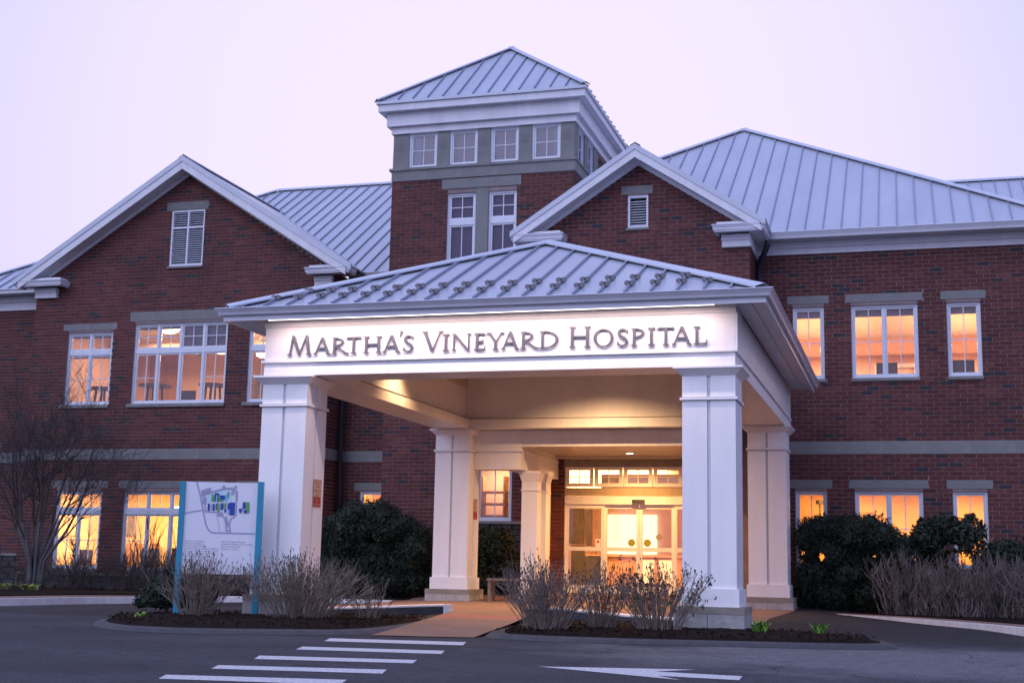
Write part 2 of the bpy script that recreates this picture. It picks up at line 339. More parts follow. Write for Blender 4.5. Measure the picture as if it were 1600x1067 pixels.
def mound(name, P, zs, mat, inset=0.0):
    c = (sum(p[0] for p in P) / len(P), sum(p[1] for p in P) / len(P)); g = MB(); rings = []
    for sc, z in zs:
        rings.append([(c[0] + (p[0] - c[0]) * sc, c[1] + (p[1] - c[1]) * sc, z + (random.uniform(-.012, .012) if sc < .9 else 0)) for p in P])
    n = len(P)
    for a, b in zip(rings, rings[1:]):
        for k in range(n): g.face(a[k], a[(k + 1) % n], b[(k + 1) % n], b[k])
    g.face(*rings[-1])
    return build(name, g, mat, kind='structure')
for P in (ISL, ISR):
    Q = smooth_poly(P, 2)
    mound('island_kerb', Q, [(1.03, 0.004), (1.0, 0.05), (0.955, 0.075), (0.93, 0.06)], 'kerb_concrete')
    mound('mulch_bed', Q, [(0.945, 0.03), (0.935, 0.075), (0.86, 0.11), (0.7, 0.13), (0.5, 0.145), (0.25, 0.15)], 'mulch')
# walk crossing the island, paving under the canopy
def strip(name, pts, mat, z=0.02, kind='structure', parent=None):
    g = MB(); g.prism(pts, 'z', z - 0.06, z); return build(name, g, mat, parent, kind)
wk = MB()
wp = [(-7.42, 18.2, -5.98, 18.55), (-7.55, 19.5, -6.05, 19.5), (-7.75, 21.2, -6.2, 21.2), (-7.85, 22.0, -6.3, 22.0), (-7.97, 22.9, -6.42, 22.9), (-8.05, 23.7, -6.5, 23.7), (-8.1, 24.4, -6.55, 24.4)]
def walk_z(y): return max(0.010 + (y - 18.2) * 0.033, lane_z(-7.2, y) + .008)
for k, (a, b) in enumerate(zip(wp, wp[1:])):
    za, zb = walk_z(a[1]), walk_z(b[1])
    q = [(a[0], a[1], za), (a[2], a[3], za), (b[2], b[3], zb), (b[0], b[1], zb)]
    if k == 3:
        rs = MB(); rs.face(*q); build('walkway_red_strip', rs, 'walk_red', kind='structure')
    else: wk.face(*q)
build('walkway', wk, 'concrete', kind='structure')
sheet('entry_paving', -12.0, -2.4, 23.6, 34.0, 0.3, 0.004, 'concrete', lambda x, y: x < -2.45 + (y - 29.5) * 0.0 + 0.25 * max(0, (28.5 - y)) * 0.0)
sheet('entry_red_band', -11.7, -2.6, 30.9, 31.25, 0.35, 0.009, 'walk_red')
def sweep(name, pts, w, ztop, zbot, mat, parent=None, kind='structure', offs=0.0):
    """kerb-like strip along a polyline; ztop / zbot may be functions of x, y"""
    g = MB(); L = []; Rr = []
    for k, p in enumerate(pts):
        a = Vector(pts[max(k - 1, 0)]); b = Vector(pts[min(k + 1, len(pts) - 1)]); d = (b - a).normalized(); n = Vector((-d.y, d.x))
        L.append((p[0] + n.x * (offs + w), p[1] + n.y * (offs + w))); Rr.append((p[0] + n.x * offs, p[1] + n.y * offs))
    zt = ztop if callable(ztop) else (lambda x, y: ztop); zb = zbot if callable(zbot) else (lambda x, y: zbot)
    for k in range(len(pts) - 1):
        a, b, c, d = Rr[k], Rr[k + 1], L[k + 1], L[k]
        g.hexa([(*a, zb(*a)), (*b, zb(*b)), (*c, zb(*c)), (*d, zb(*d)), (*a, zt(*a)), (*b, zt(*b)), (*c, zt(*c)), (*d, zt(*d))])
    return build(name, g, mat, parent, kind)
def cat_rom(P, n=5):
    o = []
    for k in range(len(P) - 1):
        p0, p1, p2, p3 = P[max(k - 1, 0)], P[k], P[k + 1], P[min(k + 2, len(P) - 1)]
        for i in range(n):
            t = i / n
            o.append(tuple(0.5 * (2 * p1[j] + (p2[j] - p0[j]) * t + (2 * p0[j] - 5 * p1[j] + 4 * p2[j] - p3[j]) * t * t + (3 * p1[j] - p0[j] - 3 * p2[j] + p3[j]) * t ** 3) for j in (0, 1)))
    return o + [tuple(P[-1])]
KL = cat_rom([(-19.8, 18.0), (-18.5, 22.0), (-17.9, 24.5), (-17.5, 26.8), (-16.3, 28.5), (-14.2, 29.4), (-11.6, 29.55)])
KR = cat_rom([(-2.35, 29.75), (-1.6, 29.4), (-0.3, 28.2), (0.85, 26.55), (1.8, 24.5), (2.9, 20.5), (3.6, 16.0)])
def segments(name, P, w, top, bot, mat, offs=0.0, n=4):
    for k in range(0, len(P) - 1, n):
        q = P[k:k + n + 1]
        if len(q) > 1:
            a = Vector(q[0]); d = Vector(q[1]) - a; q = [tuple(a + d * min(.5, 0.008 / d.length))] + q[1:]
            sweep(name, q, w, top, bot, mat, offs=offs)
segments('kerb', KL, 0.16, lambda x, y: max(0.15, lane_z(x, y) + .02 if x > -13.5 else 0.15) if y < 29 else 0.185, -0.02, 'kerb_paint')
segments('kerb', KR, 0.16, 0.165, -0.02, 'kerb_paint')
sweep('sidewalk', KL, 0.9, 0.16, -0.02, 'concrete', offs=0.163)
sweep('sidewalk', KR, 0.55, 0.17, -0.02, 'concrete', offs=0.163)
IBL = cat_rom([(-10.4, 22.35), (-9.0, 23.0), (-8.12, 23.42)]); IBR = cat_rom([(-6.62, 23.45), (-6.0, 23.35), (-4.3, 22.65), (-2.4, 22.25)])
for P in (IBL, IBR):
    sweep('kerb', P, 0.14, lambda x, y: lane_z(x, y) + 0.13, 0.0, 'kerb_concrete'); 
    sweep('kerb_paint_cap', P, 0.15, lambda x, y: lane_z(x, y) + 0.158, lambda x, y: lane_z(x, y) + 0.131, 'kerb_paint', offs=-0.005)
eg = MB(); eg.box(-8.12, -8.0, 23.34, 23.56, 0.0, lane_z(-8.05, 23.45) + .162); build('kerb', eg, 'kerb_paint', kind='structure')
def bed(name, P, z):
    g = MB(); g.prism(P, 'z', z - .3, z); return build(name, g, 'mulch', kind='structure')
bl_ = [(-40, 35.2), (-40, 16.0), (-21.2, 17.6)] + [(p[0] - 1.0 if i < 20 else p[0] - .4, p[1] + .35 if i < 20 else p[1] + 1.03) for i, p in enumerate(KL) if i % 3 == 0] + [(-11.6, 30.62), (-11.6, 33.3), (-13.5, 35.2)]
bed('planting_bed', bl_, 0.185)
br_ = [(-2.3, 33.2), (-2.3, 30.4)] + [(p[0] + .55, p[1] + .62) for i, p in enumerate(KR) if 2 < i and i % 3 == 0] + [(12, 16), (12, 33.2)]
bed('planting_bed', br_, 0.185)
# painted markings, each a thing of the road
STR = [[(-7.61, 17.22), (-5.75, 17.5), (-5.56, 16.78), (-7.40, 16.56)], [(-7.14, 15.34), (-5.40, 15.6), (-5.23, 15.02), (-6.97, 14.80)], [(-6.85, 13.63), (-5.13, 13.93), (-5.0, 13.45), (-6.66, 13.13)], [(-6.56, 12.18), (-4.92, 12.52), (-4.78, 12.05), (-6.41, 11.76)], [(-6.41, 10.94), (-4.80, 11.26), (-4.66, 10.78), (-6.25, 10.55)]]
for k, p in enumerate(STR):
    g = MB(); g.face(*[(x, y, 0.004) for x, y in p[::-1]]); build('crosswalk_stripe', g, 'road_paint', kind='structure')
g = MB()
for p in ([(-3.73, 13.74), (-2.17, 14.20), (-2.50, 13.72), (-2.9, 13.5)], [(-3.73, 13.74), (-2.9, 13.5), (-2.38, 13.2), (-2.10, 12.82)], [(-2.9, 13.5), (-2.5, 13.72), (-1.61, 13.58), (-1.58, 13.08), (-2.38, 13.2)]):
    g.face(*[(x, y, 0.004) for x, y in p[::-1]])
build('road_arrow', g, 'road_paint', kind='structure')
g = MB(); g.face((-15.66, 22.3, 0.004), (-15.55, 22.3, 0.004), (-15.60, 25.35, 0.02), (-15.72, 25.35, 0.02)); build('worn_road_line', g, 'old_paint', kind='structure')

# ------------------------------------------------------------------ the hospital building
H = thing('hospital_building', 'red brick two storey hospital with grey metal roofs and a square tower', 'building', (-12.0, 34.0, 0.0))
CO = 0.1016
YR, YL, YT, YG, YM, YD = 33.0, 33.9, 33.2, 31.5, 35.0, 34.0
ALLB = MB(); SINGLE = []
def sub_rect(r, ex):
    out = [r]
    for e in ex:
        nx = []
        for (a, b, c, d) in out:
            if e[0] >= b - 1e-6 or e[1] <= a + 1e-6 or e[2] >= d - 1e-6 or e[3] <= c + 1e-6: nx.append((a, b, c, d)); continue
            if e[0] > a: nx.append((a, e[0], c, d))
            if e[1] < b: nx.append((e[1], b, c, d))
            m0, m1 = max(a, e[0]), min(b, e[1])
            if e[2] > c: nx.append((m0, m1, c, e[2]))
            if e[3] < d: nx.append((m0, m1, e[3], d))
        out = nx
    return out
def wall(name, x0, x1, z0, z1, Y, ex_holes, ex_solid, side=None, gable=None, single=None, reveal=0.25):
    """mortar face with real openings (ex_holes) and bricks laid in running bond around openings and stonework"""
    g = MB()
    for (a, b, c, d) in sub_rect((x0, x1, z0, z1), ex_holes): g.face((a, Y, c), (b, Y, c), (b, Y, d), (a, Y, d))
    for (a, b, c, d) in ex_holes:
        if b < x0 or a > x1: continue
        g.face((a, Y, c), (a, Y + reveal, c), (a, Y + reveal, d), (a, Y, d)); g.face((b, Y, c), (b, Y, d), (b, Y + reveal, d), (b, Y + reveal, c))
        g.face((a, Y, d), (a, Y + reveal, d), (b, Y + reveal, d), (b, Y, d)); g.face((a, Y, c), (b, Y, c), (b, Y + reveal, c), (a, Y + reveal, c))
    if gable:
        gx, gz = gable; h = [e for e in ex_holes if e[3] > z1][0]
        def zl(x): return z1 + (gz - z1) * ((x - x0) / (gx - x0) if x < gx else (x1 - x) / (x1 - gx))
        g.face((x0, Y, z1), (h[0], Y, z1), (h[0], Y, zl(h[0]))); g.face((h[1], Y, z1), (x1, Y, z1), (h[1], Y, zl(h[1])))
        g.face((h[0], Y, z1), (h[1], Y, z1), (h[1], Y, h[2]), (h[0], Y, h[2])); g.face((h[0], Y, h[3]), (h[1], Y, h[3]), (h[1], Y, zl(h[1])), (gx, Y, gz), (h[0], Y, zl(h[0])))
    if side: g.face((x1, Y, z0), (x1, side, z0), (x1, side, z1), (x1, Y, z1)); g.face((x0, Y, z0), (x0, Y, z1), (x0, side, z1), (x0, side, z0))
    w = build(name, g, 'mortar', H)
    n0 = math.floor((z0 - 3.82) / CO); n1 = math.ceil(((gable[1] if gable else z1) - 3.82) / CO); ex = ex_holes + ex_solid
    jt = 0.0135
    for n in range(n0, n1):
        zb = 3.82 + n * CO; zt = zb + CO - jt
        xa = x0 - (0.1525 if n % 2 else 0.0) ; k = 0
        lo, hi = x0, x1
        if gable and zt > z1:
            t = (zt - z1) / (gable[1] - z1)
            if t >= 1: continue
            lo = x0 + (gable[0] - x0) * t; hi = x1 + (gable[0] - x1) * t
        elif zt > z1: continue
        while xa < x1:
            a, b = max(xa, lo), min(xa + 0.305 - jt, hi); xa += 0.305
            if b - a < 0.03: continue
            for (p, q, c, d) in sub_rect((a, b, max(zb, z0), zt), ex):
                if q - p < 0.025 or d - c < 0.02: continue
                y = Y - random.uniform(0.006, 0.0095)
                if single and single(p, q, c, d): SINGLE.append((w, p, q, c, d, y)); continue
                i = len(ALLB.v); ALLB.v += [(p, y, c), (q, y, c), (q, y, d), (p, y, d), (p, Y + .002, c), (q, Y + .002, c), (q, Y + .002, d), (p, Y + .002, d)]
                ALLB.f += [tuple(i + k for k in t) for t in ((0, 1, 2, 3), (4, 0, 3, 7), (1, 5, 6, 2), (3, 2, 6, 7), (4, 5, 1, 0))]
        if side and zt <= z1:                       # the return that looks towards +x
            ya = Y + (0.1525 if n % 2 else 0.0) - 0.15
            while ya < side:
                a, b = max(ya, Y - .004), min(ya + 0.305 - jt, side); ya += 0.305
                if b - a < 0.03: continue
                x = x1 + random.uniform(0.006, 0.0095)
                for (p, q, c, d) in sub_rect((a, b, max(zb, z0), zt), [(Y - 1, side + 1, e[2], e[3]) for e in ex_solid if e[1] >= x1 + .001]):
                    i = len(ALLB.v); ALLB.v += [(x, p, c), (x, q, c), (x, q, d), (x, p, d), (x1, p, c), (x1, q, c), (x1, q, d), (x1, p, d)]
                    ALLB.f += [tuple(i + k for k in t) for t in ((0, 1, 2, 3), (4, 0, 3, 7), (1, 5, 6, 2), (3, 2, 6, 7), (4, 5, 1, 0))]
    return w
def stones(name, part, x0, x1, z0, z1, Y, proud, size, depth=0.1, mat='stone', cuts=None):
    """a course of cut stones, each a piece with an open joint"""
    g = MB(); g.box(x0 + .002, x1 - .002, Y - proud + 0.006, Y + depth, z0 + .002, z1 - .002); p = build(name, g, 'mortar', H)
    n = max(1, round((x1 - x0) / size)); w = (x1 - x0) / n; src = {}
    for k in range(n):
        a, b = x0 + k * w + (0.003 if k else 0), x0 + (k + 1) * w - (0.003 if k < n - 1 else 0)
        key = round(b - a, 4)
        if key not in src:
            s = MB(); s.box(a, b, Y - proud, Y - proud + 0.03, z0, z1); src[key] = build(part, s, mat, p)
        else: inst(part, src[key], ((a + b) / 2, Y - proud + 0.015, z0), p)
    return p
GL = {}
def window(x0, x1, z0, z1, Y, units, label=None, gl='glass', sash=0.045, setback=0.085, axis='y', fr=0.055, mat='frame_paint'):
    """units: list of (xa, xb, [(za, zb, columns, rows), ...]); frame and glazing bars are the window, every lite a pane"""
    def B(g, a, b, d0, d1, c, d):
        if axis == 'y': g.box(a, b, Y + d0, Y + d1, c, d)
        else: g.box(Y - d1, Y - d0, a, b, c, d)
    g = MB(); s = setback; lites = []
    B(g, x0, x1, s - .03, s + .05, z0, z0 + fr); B(g, x0, x1, s - .03, s + .05, z1 - fr, z1); B(g, x0, x0 + fr, s - .029, s + .049, z0 + fr, z1 - fr); B(g, x1 - fr, x1, s - .029, s + .049, z0 + fr, z1 - fr)
    for i, (xa, xb, rows) in enumerate(units):
        if i: B(g, units[i - 1][1] - .002, xa + .002, s - .026, s + .047, z0 + fr, z1 - fr)
        for j, (za, zb, nc, nr) in enumerate(rows):
            if j: B(g, xa, xb, s - .024, s + .046, rows[j - 1][1] - .001, za + .001)
            k = sash; B(g, xa, xb, s, s + .04, za, za + k); B(g, xa, xb, s, s + .04, zb - k, zb); B(g, xa, xa + k, s + .001, s + .039, za + k, zb - k); B(g, xb - k, xb, s + .001, s + .039, za + k, zb - k)
            a, b, c, d = xa + k, xb - k, za + k, zb - k; mw = 0.022
            for q in range(1, nc): xm = a + (b - a) * q / nc; B(g, xm - mw / 2, xm + mw / 2, s + .006, s + .034, c, d)
            for q in range(1, nr): zm = c + (d - c) * q / nr; B(g, a, b, s + .007, s + .033, zm - mw / 2, zm + mw / 2)
            for q in range(nc):
                for r in range(nr): lites.append((a + (b - a) * q / nc + .004, a + (b - a) * (q + 1) / nc - .004, c + (d - c) * r / nr + .004, c + (d - c) * (r + 1) / nr - .004))
    w = build('window', g, mat, H, label=label)
    for (a, b, c, d) in lites:
        key = (gl, axis, round(b - a, 3), round(d - c, 3))
        if key in GL:
            pos = ((a + b) / 2, Y + s + .021, c) if axis == 'y' else (Y - s - .021, (a + b) / 2, c); inst('pane', GL[key], pos, w)
        else:
            pg = MB(); B(pg, a, b, s + .019, s + .023, c, d); GL[key] = build('pane', pg, gl, w)
    return w
def split_units(x0, x1, n, rows, fr=0.055, mull=0.07):
    w = (x1 - x0 - 2 * fr - (n - 1) * mull) / n
    return [(x0 + fr + k * (w + mull), x0 + fr + k * (w + mull) + w, rows[k] if isinstance(rows[0], list) else rows) for k in range(n)]
def sill(x0, x1, z0, z1, Y, proud=0.06):
    g = MB(); g.hexa([(x0, Y - proud, z0), (x1, Y - proud, z0), (x1, Y + .08, z0), (x0, Y + .08, z0), (x0, Y - proud, z1 - .015), (x1, Y - proud, z1 - .015), (x1, Y + .08, z1), (x0, Y + .08, z1)]); return build('window_sill', g, 'stone', H)

# --- right wing
rw_h = []; rw_s = [(-3.6, 3.5, 3.82, 4.125)]
for (a, b, n) in ((-2.61, -1.86, 1), (-1.22, 0.33, 2), (0.99, 1.76, 1)):
    rw_h += [(a, b, 5.645, 7.425), (a, b, 1.16, 2.945)]
    rw_s += [(a - .125, b + .125, 7.50, 7.70), (a - .125, b + .125, 3.005, 3.2105), (a - .02, b + .02, 5.565, 5.645), (a - .02, b + .02, 1.08, 1.16)]
    rw_s += [(a, b, 7.425, 7.50), (a, b, 2.945, 3.005)]
w_right = wall('brick_wall', -3.48, 3.40, 0.0, 8.80, YR, rw_h, rw_s, side=44.0, single=lambda p, q, c, d: 4.12 < c < 5.56 and p > -2.35 and q < 2.75 and d - c > .08)
for (a, b, n) in ((-2.61, -1.86, 1), (-1.22, 0.33, 2), (0.99, 1.76, 1)):
    for (zs, zt, zm) in ((5.645, 7.425, 6.54), (1.16, 2.945, 2.05)):
        window(a, b, zs, zt, YR, split_units(a, b, n, [(zs + .055, zt - .055, 2, 2)], mull=0.035), label=None)
        sill(a - .02, b + .02, zs - .08, zs, YR)
        lt = zt + .075 if zs > 4 else 3.005
        stones('lintel', 'lintel_stone', a - .125, b + .125, lt, lt + .2, YR, 0.014, 0.6)
        hd = MB(); hd.box(a, b, YR + .03, YR + .2, zt, lt); build('window_head', hd, 'mortar', H)
stones('stone_band', 'band_stone', -3.46, 3.40, 3.82, 4.125, YR, 0.016, 0.915)
# --- left wing
lw_h = []; lw_s = [(-25.1, -15.3, 3.82, 4.125), (-25.1, -15.3, -1, 0.55)]
LWU = [(-23.81, -22.29, 2, 7.58), (-21.57, -18.54, 4, 7.78), (-17.86, -16.34, 2, 7.58)]
for (a, b, n, zt) in LWU:
    lw_h += [(a, b, 5.425, zt), (a, b, 0.70, 2.92)]
    t0 = 7.64 if n == 2 else 7.85; t1 = 7.835 if n == 2 else 8.13
    lw_s += [(a - .17, b + .13, t0, t1), (a - .17, b + .17, 3.005, 3.2105), (a - .1, b + .02, 5.325, 5.425), (a - .02, b + .02, .6, .70), (a, b, zt, t0), (a, b, 2.92, 3.005)]
lw_h += [(-20.58, -19.49, 9.455, 11.13)]; lw_s += [(-20.75, -19.39, 11.15, 11.38), (-20.62, -19.47, 9.385, 9.455)]
wall('brick_wall', -25.0, -15.35, 0.0, 9.1, YL, lw_h, lw_s, side=YM, gable=(-20.05, 12.28))
for (a, b, n, zt) in LWU:
    up = [[(5.48, 6.90, 2, 2), (7.04, zt - .055, 2, 1)]] * 2 if n == 2 else [[(5.48, 6.90, c, r), (7.04, zt - .055, 2, 2)] for c, r in ((2, 2), (1, 1), (1, 1), (2, 2))]
    window(a, b, 5.425, zt, YL, split_units(a, b, n, up, mull=0.05))
    lo = [[(0.755, 2.26, c, r), (2.41, 2.865, 2, 1)] for c, r in (((2, 2), (2, 2)) if n == 2 else ((2, 2), (1, 1), (1, 1), (2, 2)))]
    window(a, b, 0.70, 2.92, YL, split_units(a, b, n, lo, mull=0.05))
    sill(a - .1, b + .02, 5.325, 5.425, YL); sill(a - .02, b + .02, 0.6, 0.70, YL)
    t0 = 7.64 if n == 2 else 7.85; t1 = 7.835 if n == 2 else 8.13
    stones('lintel', 'lintel_stone', a - .17, b + .13, t0, t1, YL, 0.014, 0.8); stones('lintel', 'lintel_stone', a - .17, b + .17, 3.005, 3.2105, YL, 0.014, 0.8)
    hd = MB(); hd.box(a, b, YL + .03, YL + .2, zt, t0); hd.box(a, b, YL + .03, YL + .2, 2.92, 3.005); build('window_head', hd, 'mortar', H)
stones('stone_band', 'band_stone', -25.0, -15.34, 3.82, 4.125, YL, 0.016, 0.92)
g = MB(); g.box(-15.35, -15.332, YL, YM, 3.82, 4.125); build('band_return', g, 'stone', H)
stones('lintel', 'lintel_stone', -20.75, -19.39, 11.15, 11.38, YL, 0.014, 0.7); sill(-20.62, -19.47, 9.385, 9.455, YL)
# --- main body behind, seen left of the left wing and in the recess beside the tower
mb_h = [(-14.75, -13.25, 0.7, 3.01)]; mb_s = [(-29, -25, 3.82, 4.125), (-15.35, -13.2, 3.82, 4.125), (-14.92, -13.2, 3.01, 3.24), (-29, -25, -1, 1.1)]
wall('brick_wall', -28.6, -24.9, 0.0, 9.0, YM, [], mb_s); wall('brick_wall', -15.35, -13.2, 0.0, 9.3, YM, mb_h, mb_s)
stones('stone_band', 'band_stone', -28.6, -25.0, 3.82, 4.125, YM, 0.016, 0.9); stones('stone_band', 'band_stone', -15.35, -13.3, 3.82, 4.125, YM, 0.016, 0.9); stones('lintel', 'lintel_stone', -14.92, -13.3, 3.03, 3.235, YM, 0.014, 0.6)
window(-14.75, -13.25, 0.7, 3.01, YM, split_units(-14.75, -13.25, 2, [(0.755, 2.3, 2, 2), (2.45, 2.955, 2, 1)], mull=.05))
wall('brick_wall', 3.41, 16.0, 0.0, 9.2, 39.1, [], [(3, 17, 3.82, 4.125)]); stones('stone_band', 'band_stone', 3.42, 16.0, 3.82, 4.125, 39.1, 0.016, 0.915)
# rough block base
def block_base(x0, x1, Y, z0, z1, rows, bl=0.45):
    g = MB(); g.box(x0, x1, Y - .03, Y + .02, z0, z1); p = build('block_base', g, 'stone_dark', H); h = (z1 - z0) / rows
    for r in range(rows):
        x = x0 - (bl / 2 if r % 2 else 0)
        while x < x1:
            a, b = max(x, x0) + .006, min(x + bl, x1) - .006; x += bl
            if b - a < .05: continue
            s = MB(); d = random.uniform(.05, .075); c0, c1 = z0 + r * h + .006, z0 + (r + 1) * h - .006
            s.hexa([(a, Y - .03, c0), (b, Y - .03, c0), (b, Y, c0), (a, Y, c0), (a, Y - .03, c1), (b, Y - .03, c1), (b, Y, c1), (a, Y, c1)])
            s.hexa([(a, Y - .03, c0), (b, Y - .03, c0), (b - .02, Y - d, c0 + .02), (a + .02, Y - d, c0 + .02), (a, Y - .03, c1), (b, Y - .03, c1), (b - .02, Y - d, c1 - .02), (a + .02, Y - d, c1 - .02)])
            build('block', s, 'stone_dark', p)
    c = MB(); c.box(x0, x1, Y - .09, Y + .02, z1, z1 + .07); build('base_cap', c, 'stone', H)
block_base(-28.5, -25.05, YM, 0.15, 1.03, 5); block_base(-24.9, -15.4, YL, 0.12, 0.52, 2)
# --- tower
tw_h = [(-11.76, -10.95, 8.0, 10.93), (-10.59, -9.80, 8.0, 10.93), (-10.74, -9.78, 2.15, 3.55)]; tw_s = [(-11.92, -9.68, 11.05, 11.31), (-10.95, -10.59, 8.0, 11.05), (-11.76, -9.8, 10.93, 11.05), (-10.8, -8.9, -1, 2.15), (-14, -8, 11.35, 14)]
TX0, TX1 = -13.38, -8.24
wall('brick_wall', TX0, TX1, 4.328, 11.40, YT, tw_h[:2], tw_s, side=38.3)
wall('brick_wall', TX0, -8.85, 0.0, 4.328, YT, tw_h[2:], tw_s)
for (a, b) in ((-11.76, -10.95), (-10.59, -9.80)):
    window(a, b, 8.0, 10.93, YT, split_units(a, b, 1, [(8.06, 10.05, 2, 2), (10.21, 10.875, 2, 2)]), gl='glass_dusk')
stones('lintel', 'lintel_stone', -11.92, -9.68, 11.05, 11.31, YT, 0.03, 0.75)
g = MB(); g.box(-10.945, -10.595, YT - .012, YT + .05, 8.0, 11.045); build('stone_pier', g, 'stone', H)
stones('stone_band', 'band_stone', TX0 - .01, TX1 + .01, 11.35, 11.64, YT, 0.04, 1.03); 
g = MB(); g.box(TX1, TX1 + .04, YT - .03, 36.0, 11.35, 11.64); build('band_return', g, 'stone', H)
g = MB(); g.box(TX0 - .075, TX1 + .075, YT - .075, 36.0, 11.64, 11.71); build('stone_ledge', g, 'stone', H)
twx = [(-12.92, -12.10), (-11.74, -10.94), (-10.57, -9.78), (-9.41, -8.62)]
edges = [TX0] + [v for p in twx for v in p] + [TX1]
for k in range(0, 10, 2):
    g = MB(); g.box(edges[k], edges[k + 1], YT, YT + .3, 11.71, 12.23); g.box(edges[k] + .001, edges[k + 1] - .001, YT + .002, YT + .3, 12.236, 12.72); build('stone_pier', g, 'stone', H)
for (a, b) in twx:
    window(a, b, 11.71, 12.72, YT, split_units(a, b, 1, [(11.765, 12.665, 2, 2)]), gl='glass_dusk', setback=.07)
twy = [(33.66, 34.40), (34.78, 35.52)]
for (a, b) in ((33.5, 33.66), (34.40, 34.78), (35.52, 36.0)):
    g = MB(); g.box(TX1 - .3, TX1, a, b, 11.71, 12.72); build('stone_pier', g, 'stone', H)
for (a, b) in twy: window(a, b, 11.71, 12.72, TX1, split_units(a, b, 1, [(11.765, 12.665, 2, 2)]), gl='glass_dusk', axis='x', setback=.07)
g = MB(); g.box(TX0 + .35, TX1 - .02, 36.0, 38.3, 11.4, 12.8); g.box(TX0, TX0 + .3, 33.5, 38.3, 11.71, 12.72); build('tower_back', g, 'mortar', H)
bk = MB()
for n in range(12):
    z = 11.42 + n * CO; y = 36.02 + (.15 if n % 2 else 0)
    while y < 38.2: bk.box(TX1 - .02, TX1 - .012, y, min(y + .294, 38.3), z, z + .091); y += .305
ALLB.v += []; off = len(ALLB.v); ALLB.v += bk.v; ALLB.f += [tuple(i + off for i in f) for f in bk.f]
g = MB(); g.box(TX0 - .05, TX1 + .05, YT - .05, 38.4, 12.70, 12.89); build('frieze', g, 'trim_paint', H)
g = MB(); g.box(TX0 - .16, TX1 + .16, YT - .16, 38.5, 12.895, 13.27); build('frieze', g, 'trim_paint', H)
g = MB(); g.box(TX0 - .35, TX1 + .35, YT - .35, 38.75, 13.275, 13.47); build('fascia', g, 'trim_paint', H)
g = MB(); g.box(TX0 - .40, TX1 + .40, YT - .40, 38.8, 13.474, 13.55); build('drip_edge', g, 'roof_trim', H)
# dim rooms behind the tower glass
def shell(name, x0, x1, y0, y1, z0, z1, mw, mc, mf):
    a = MB(); a.face((x0, y1, z0), (x1, y1, z0), (x1, y1, z1), (x0, y1, z1)); a.face((x0, y0, z0), (x0, y1, z0), (x0, y1, z1), (x0, y0, z1)); a.face((x1, y0, z0), (x1, y0, z1), (x1, y1, z1), (x1, y1, z0)); p = build(name, a, mw, H)
    c = MB(); c.face((x0, y0, z1), (x0, y1, z1), (x1, y1, z1), (x1, y0, z1)); build('room_ceiling', c, mc, p)
    f = MB(); f.face((x0, y0, z0), (x1, y0, z0), (x1, y1, z0), (x0, y1, z0)); build('room_floor', f, mf, p); return p
shell('room', TX0 + .31, TX1 - .31, YT + .31, 36.0, 11.45, 12.75, 'room_dusk', 'room_dusk', 'room_dusk')
shell('room', -12.0, -9.5, YT + .26, 34.6, 7.9, 11.2, 'room_dusk', 'room_dusk', 'room_dusk')
for (a, b) in ((-12.86, -12.62), (-8.86, -8.70)):
    g = MB(); g.box(a, b, YT + .19, YT + .22, 11.75, 12.68); build('curtain', g, 'curtain_blue', H)
for (a, b) in twx:
    g = MB(); g.box(a + .06, b - .06, YT + .24, YT + .25, 11.76, 12.67); build('window_blind', g, 'blind', H)
for (a, b) in ((-11.76, -10.95), (-10.59, -9.80)):
    g = MB(); g.box(a + .06, b - .06, YT + .22, YT + .23, 8.05, 10.9); build('window_blind', g, 'blind', H)
# --- entrance gable block over the porch
gb_h = [(-6.44, -5.93, 9.265, 10.075)]; gb_s = [(-6.60, -5.82, 10.11, 10.32), (-6.49, -5.9, 9.2, 9.265), (-6.44, -5.93, 10.075, 10.11)]
GX0, GX1 = -8.88, -3.48
wall('brick_wall', GX0, GX1, 4.3, 9.1, YG, gb_h, gb_s, side=YR, gable=(-6.18, 10.90))
stones('lintel', 'lintel_stone', -6.60, -5.82, 10.11, 10.32, YG, 0.014, 0.9); sill(-6.49, -5.9, 9.2, 9.265, YG, .04)
g = MB(); g.box(-4.1, GX1, YG, YD, 0.0, 4.3); build('brick_pier', g, 'mortar', H)
# --- louvres
def louvre(x0, x1, z0, z1, Y, cols, mid=None):
    g = MB(); fw = .05
    g.box(x0, x1, Y + .01, Y + .12, z0, z0 + fw); g.box(x0, x1, Y + .01, Y + .12, z1 - fw, z1); g.box(x0, x0 + fw, Y + .011, Y + .12, z0 + fw, z1 - fw); g.box(x1 - fw, x1, Y + .011, Y + .12, z0 + fw, z1 - fw)
    w = (x1 - x0 - fw) / cols
    for k in range(1, cols): g.box(x0 + k * w, x0 + k * w + fw, Y + .012, Y + .12, z0 + fw, z1 - fw)
    if mid: g.box(x0 + fw, x1 - fw, Y + .013, Y + .12, mid, mid + .045)
    bx = MB(); bx.box(x0, x1, Y + .2, Y + .22, z0, z1); build('louvre_back', bx, 'black_plastic', H)
    p = build('louvre', g, 'frame_paint', H); src = None
    for k in range(cols):
        a, b = x0 + k * w + fw, x0 + (k + 1) * w
        z = z0 + fw + .01
        while z < z1 - fw - .05:
            if not (mid and mid - .05 < z < mid + .045):
                if src is None:
                    s = MB(); s.hexa([(a, Y + .03, z), (b, Y + .03, z), (b, Y + .042, z), (a, Y + .042, z), (a, Y + .10, z + .045), (b, Y + .10, z + .045), (b, Y + .112, z + .045), (a, Y + .112, z + .045)]); src = build('slat', s, 'frame_paint', p)
                else: inst('slat', src, ((a + b) / 2, Y + .071, z), p)
            z += 0.0655
louvre(-20.58, -19.49, 9.455, 11.13, YL, 2, 10.58); louvre(-6.44, -5.93, 9.265, 10.075, YG, 1)
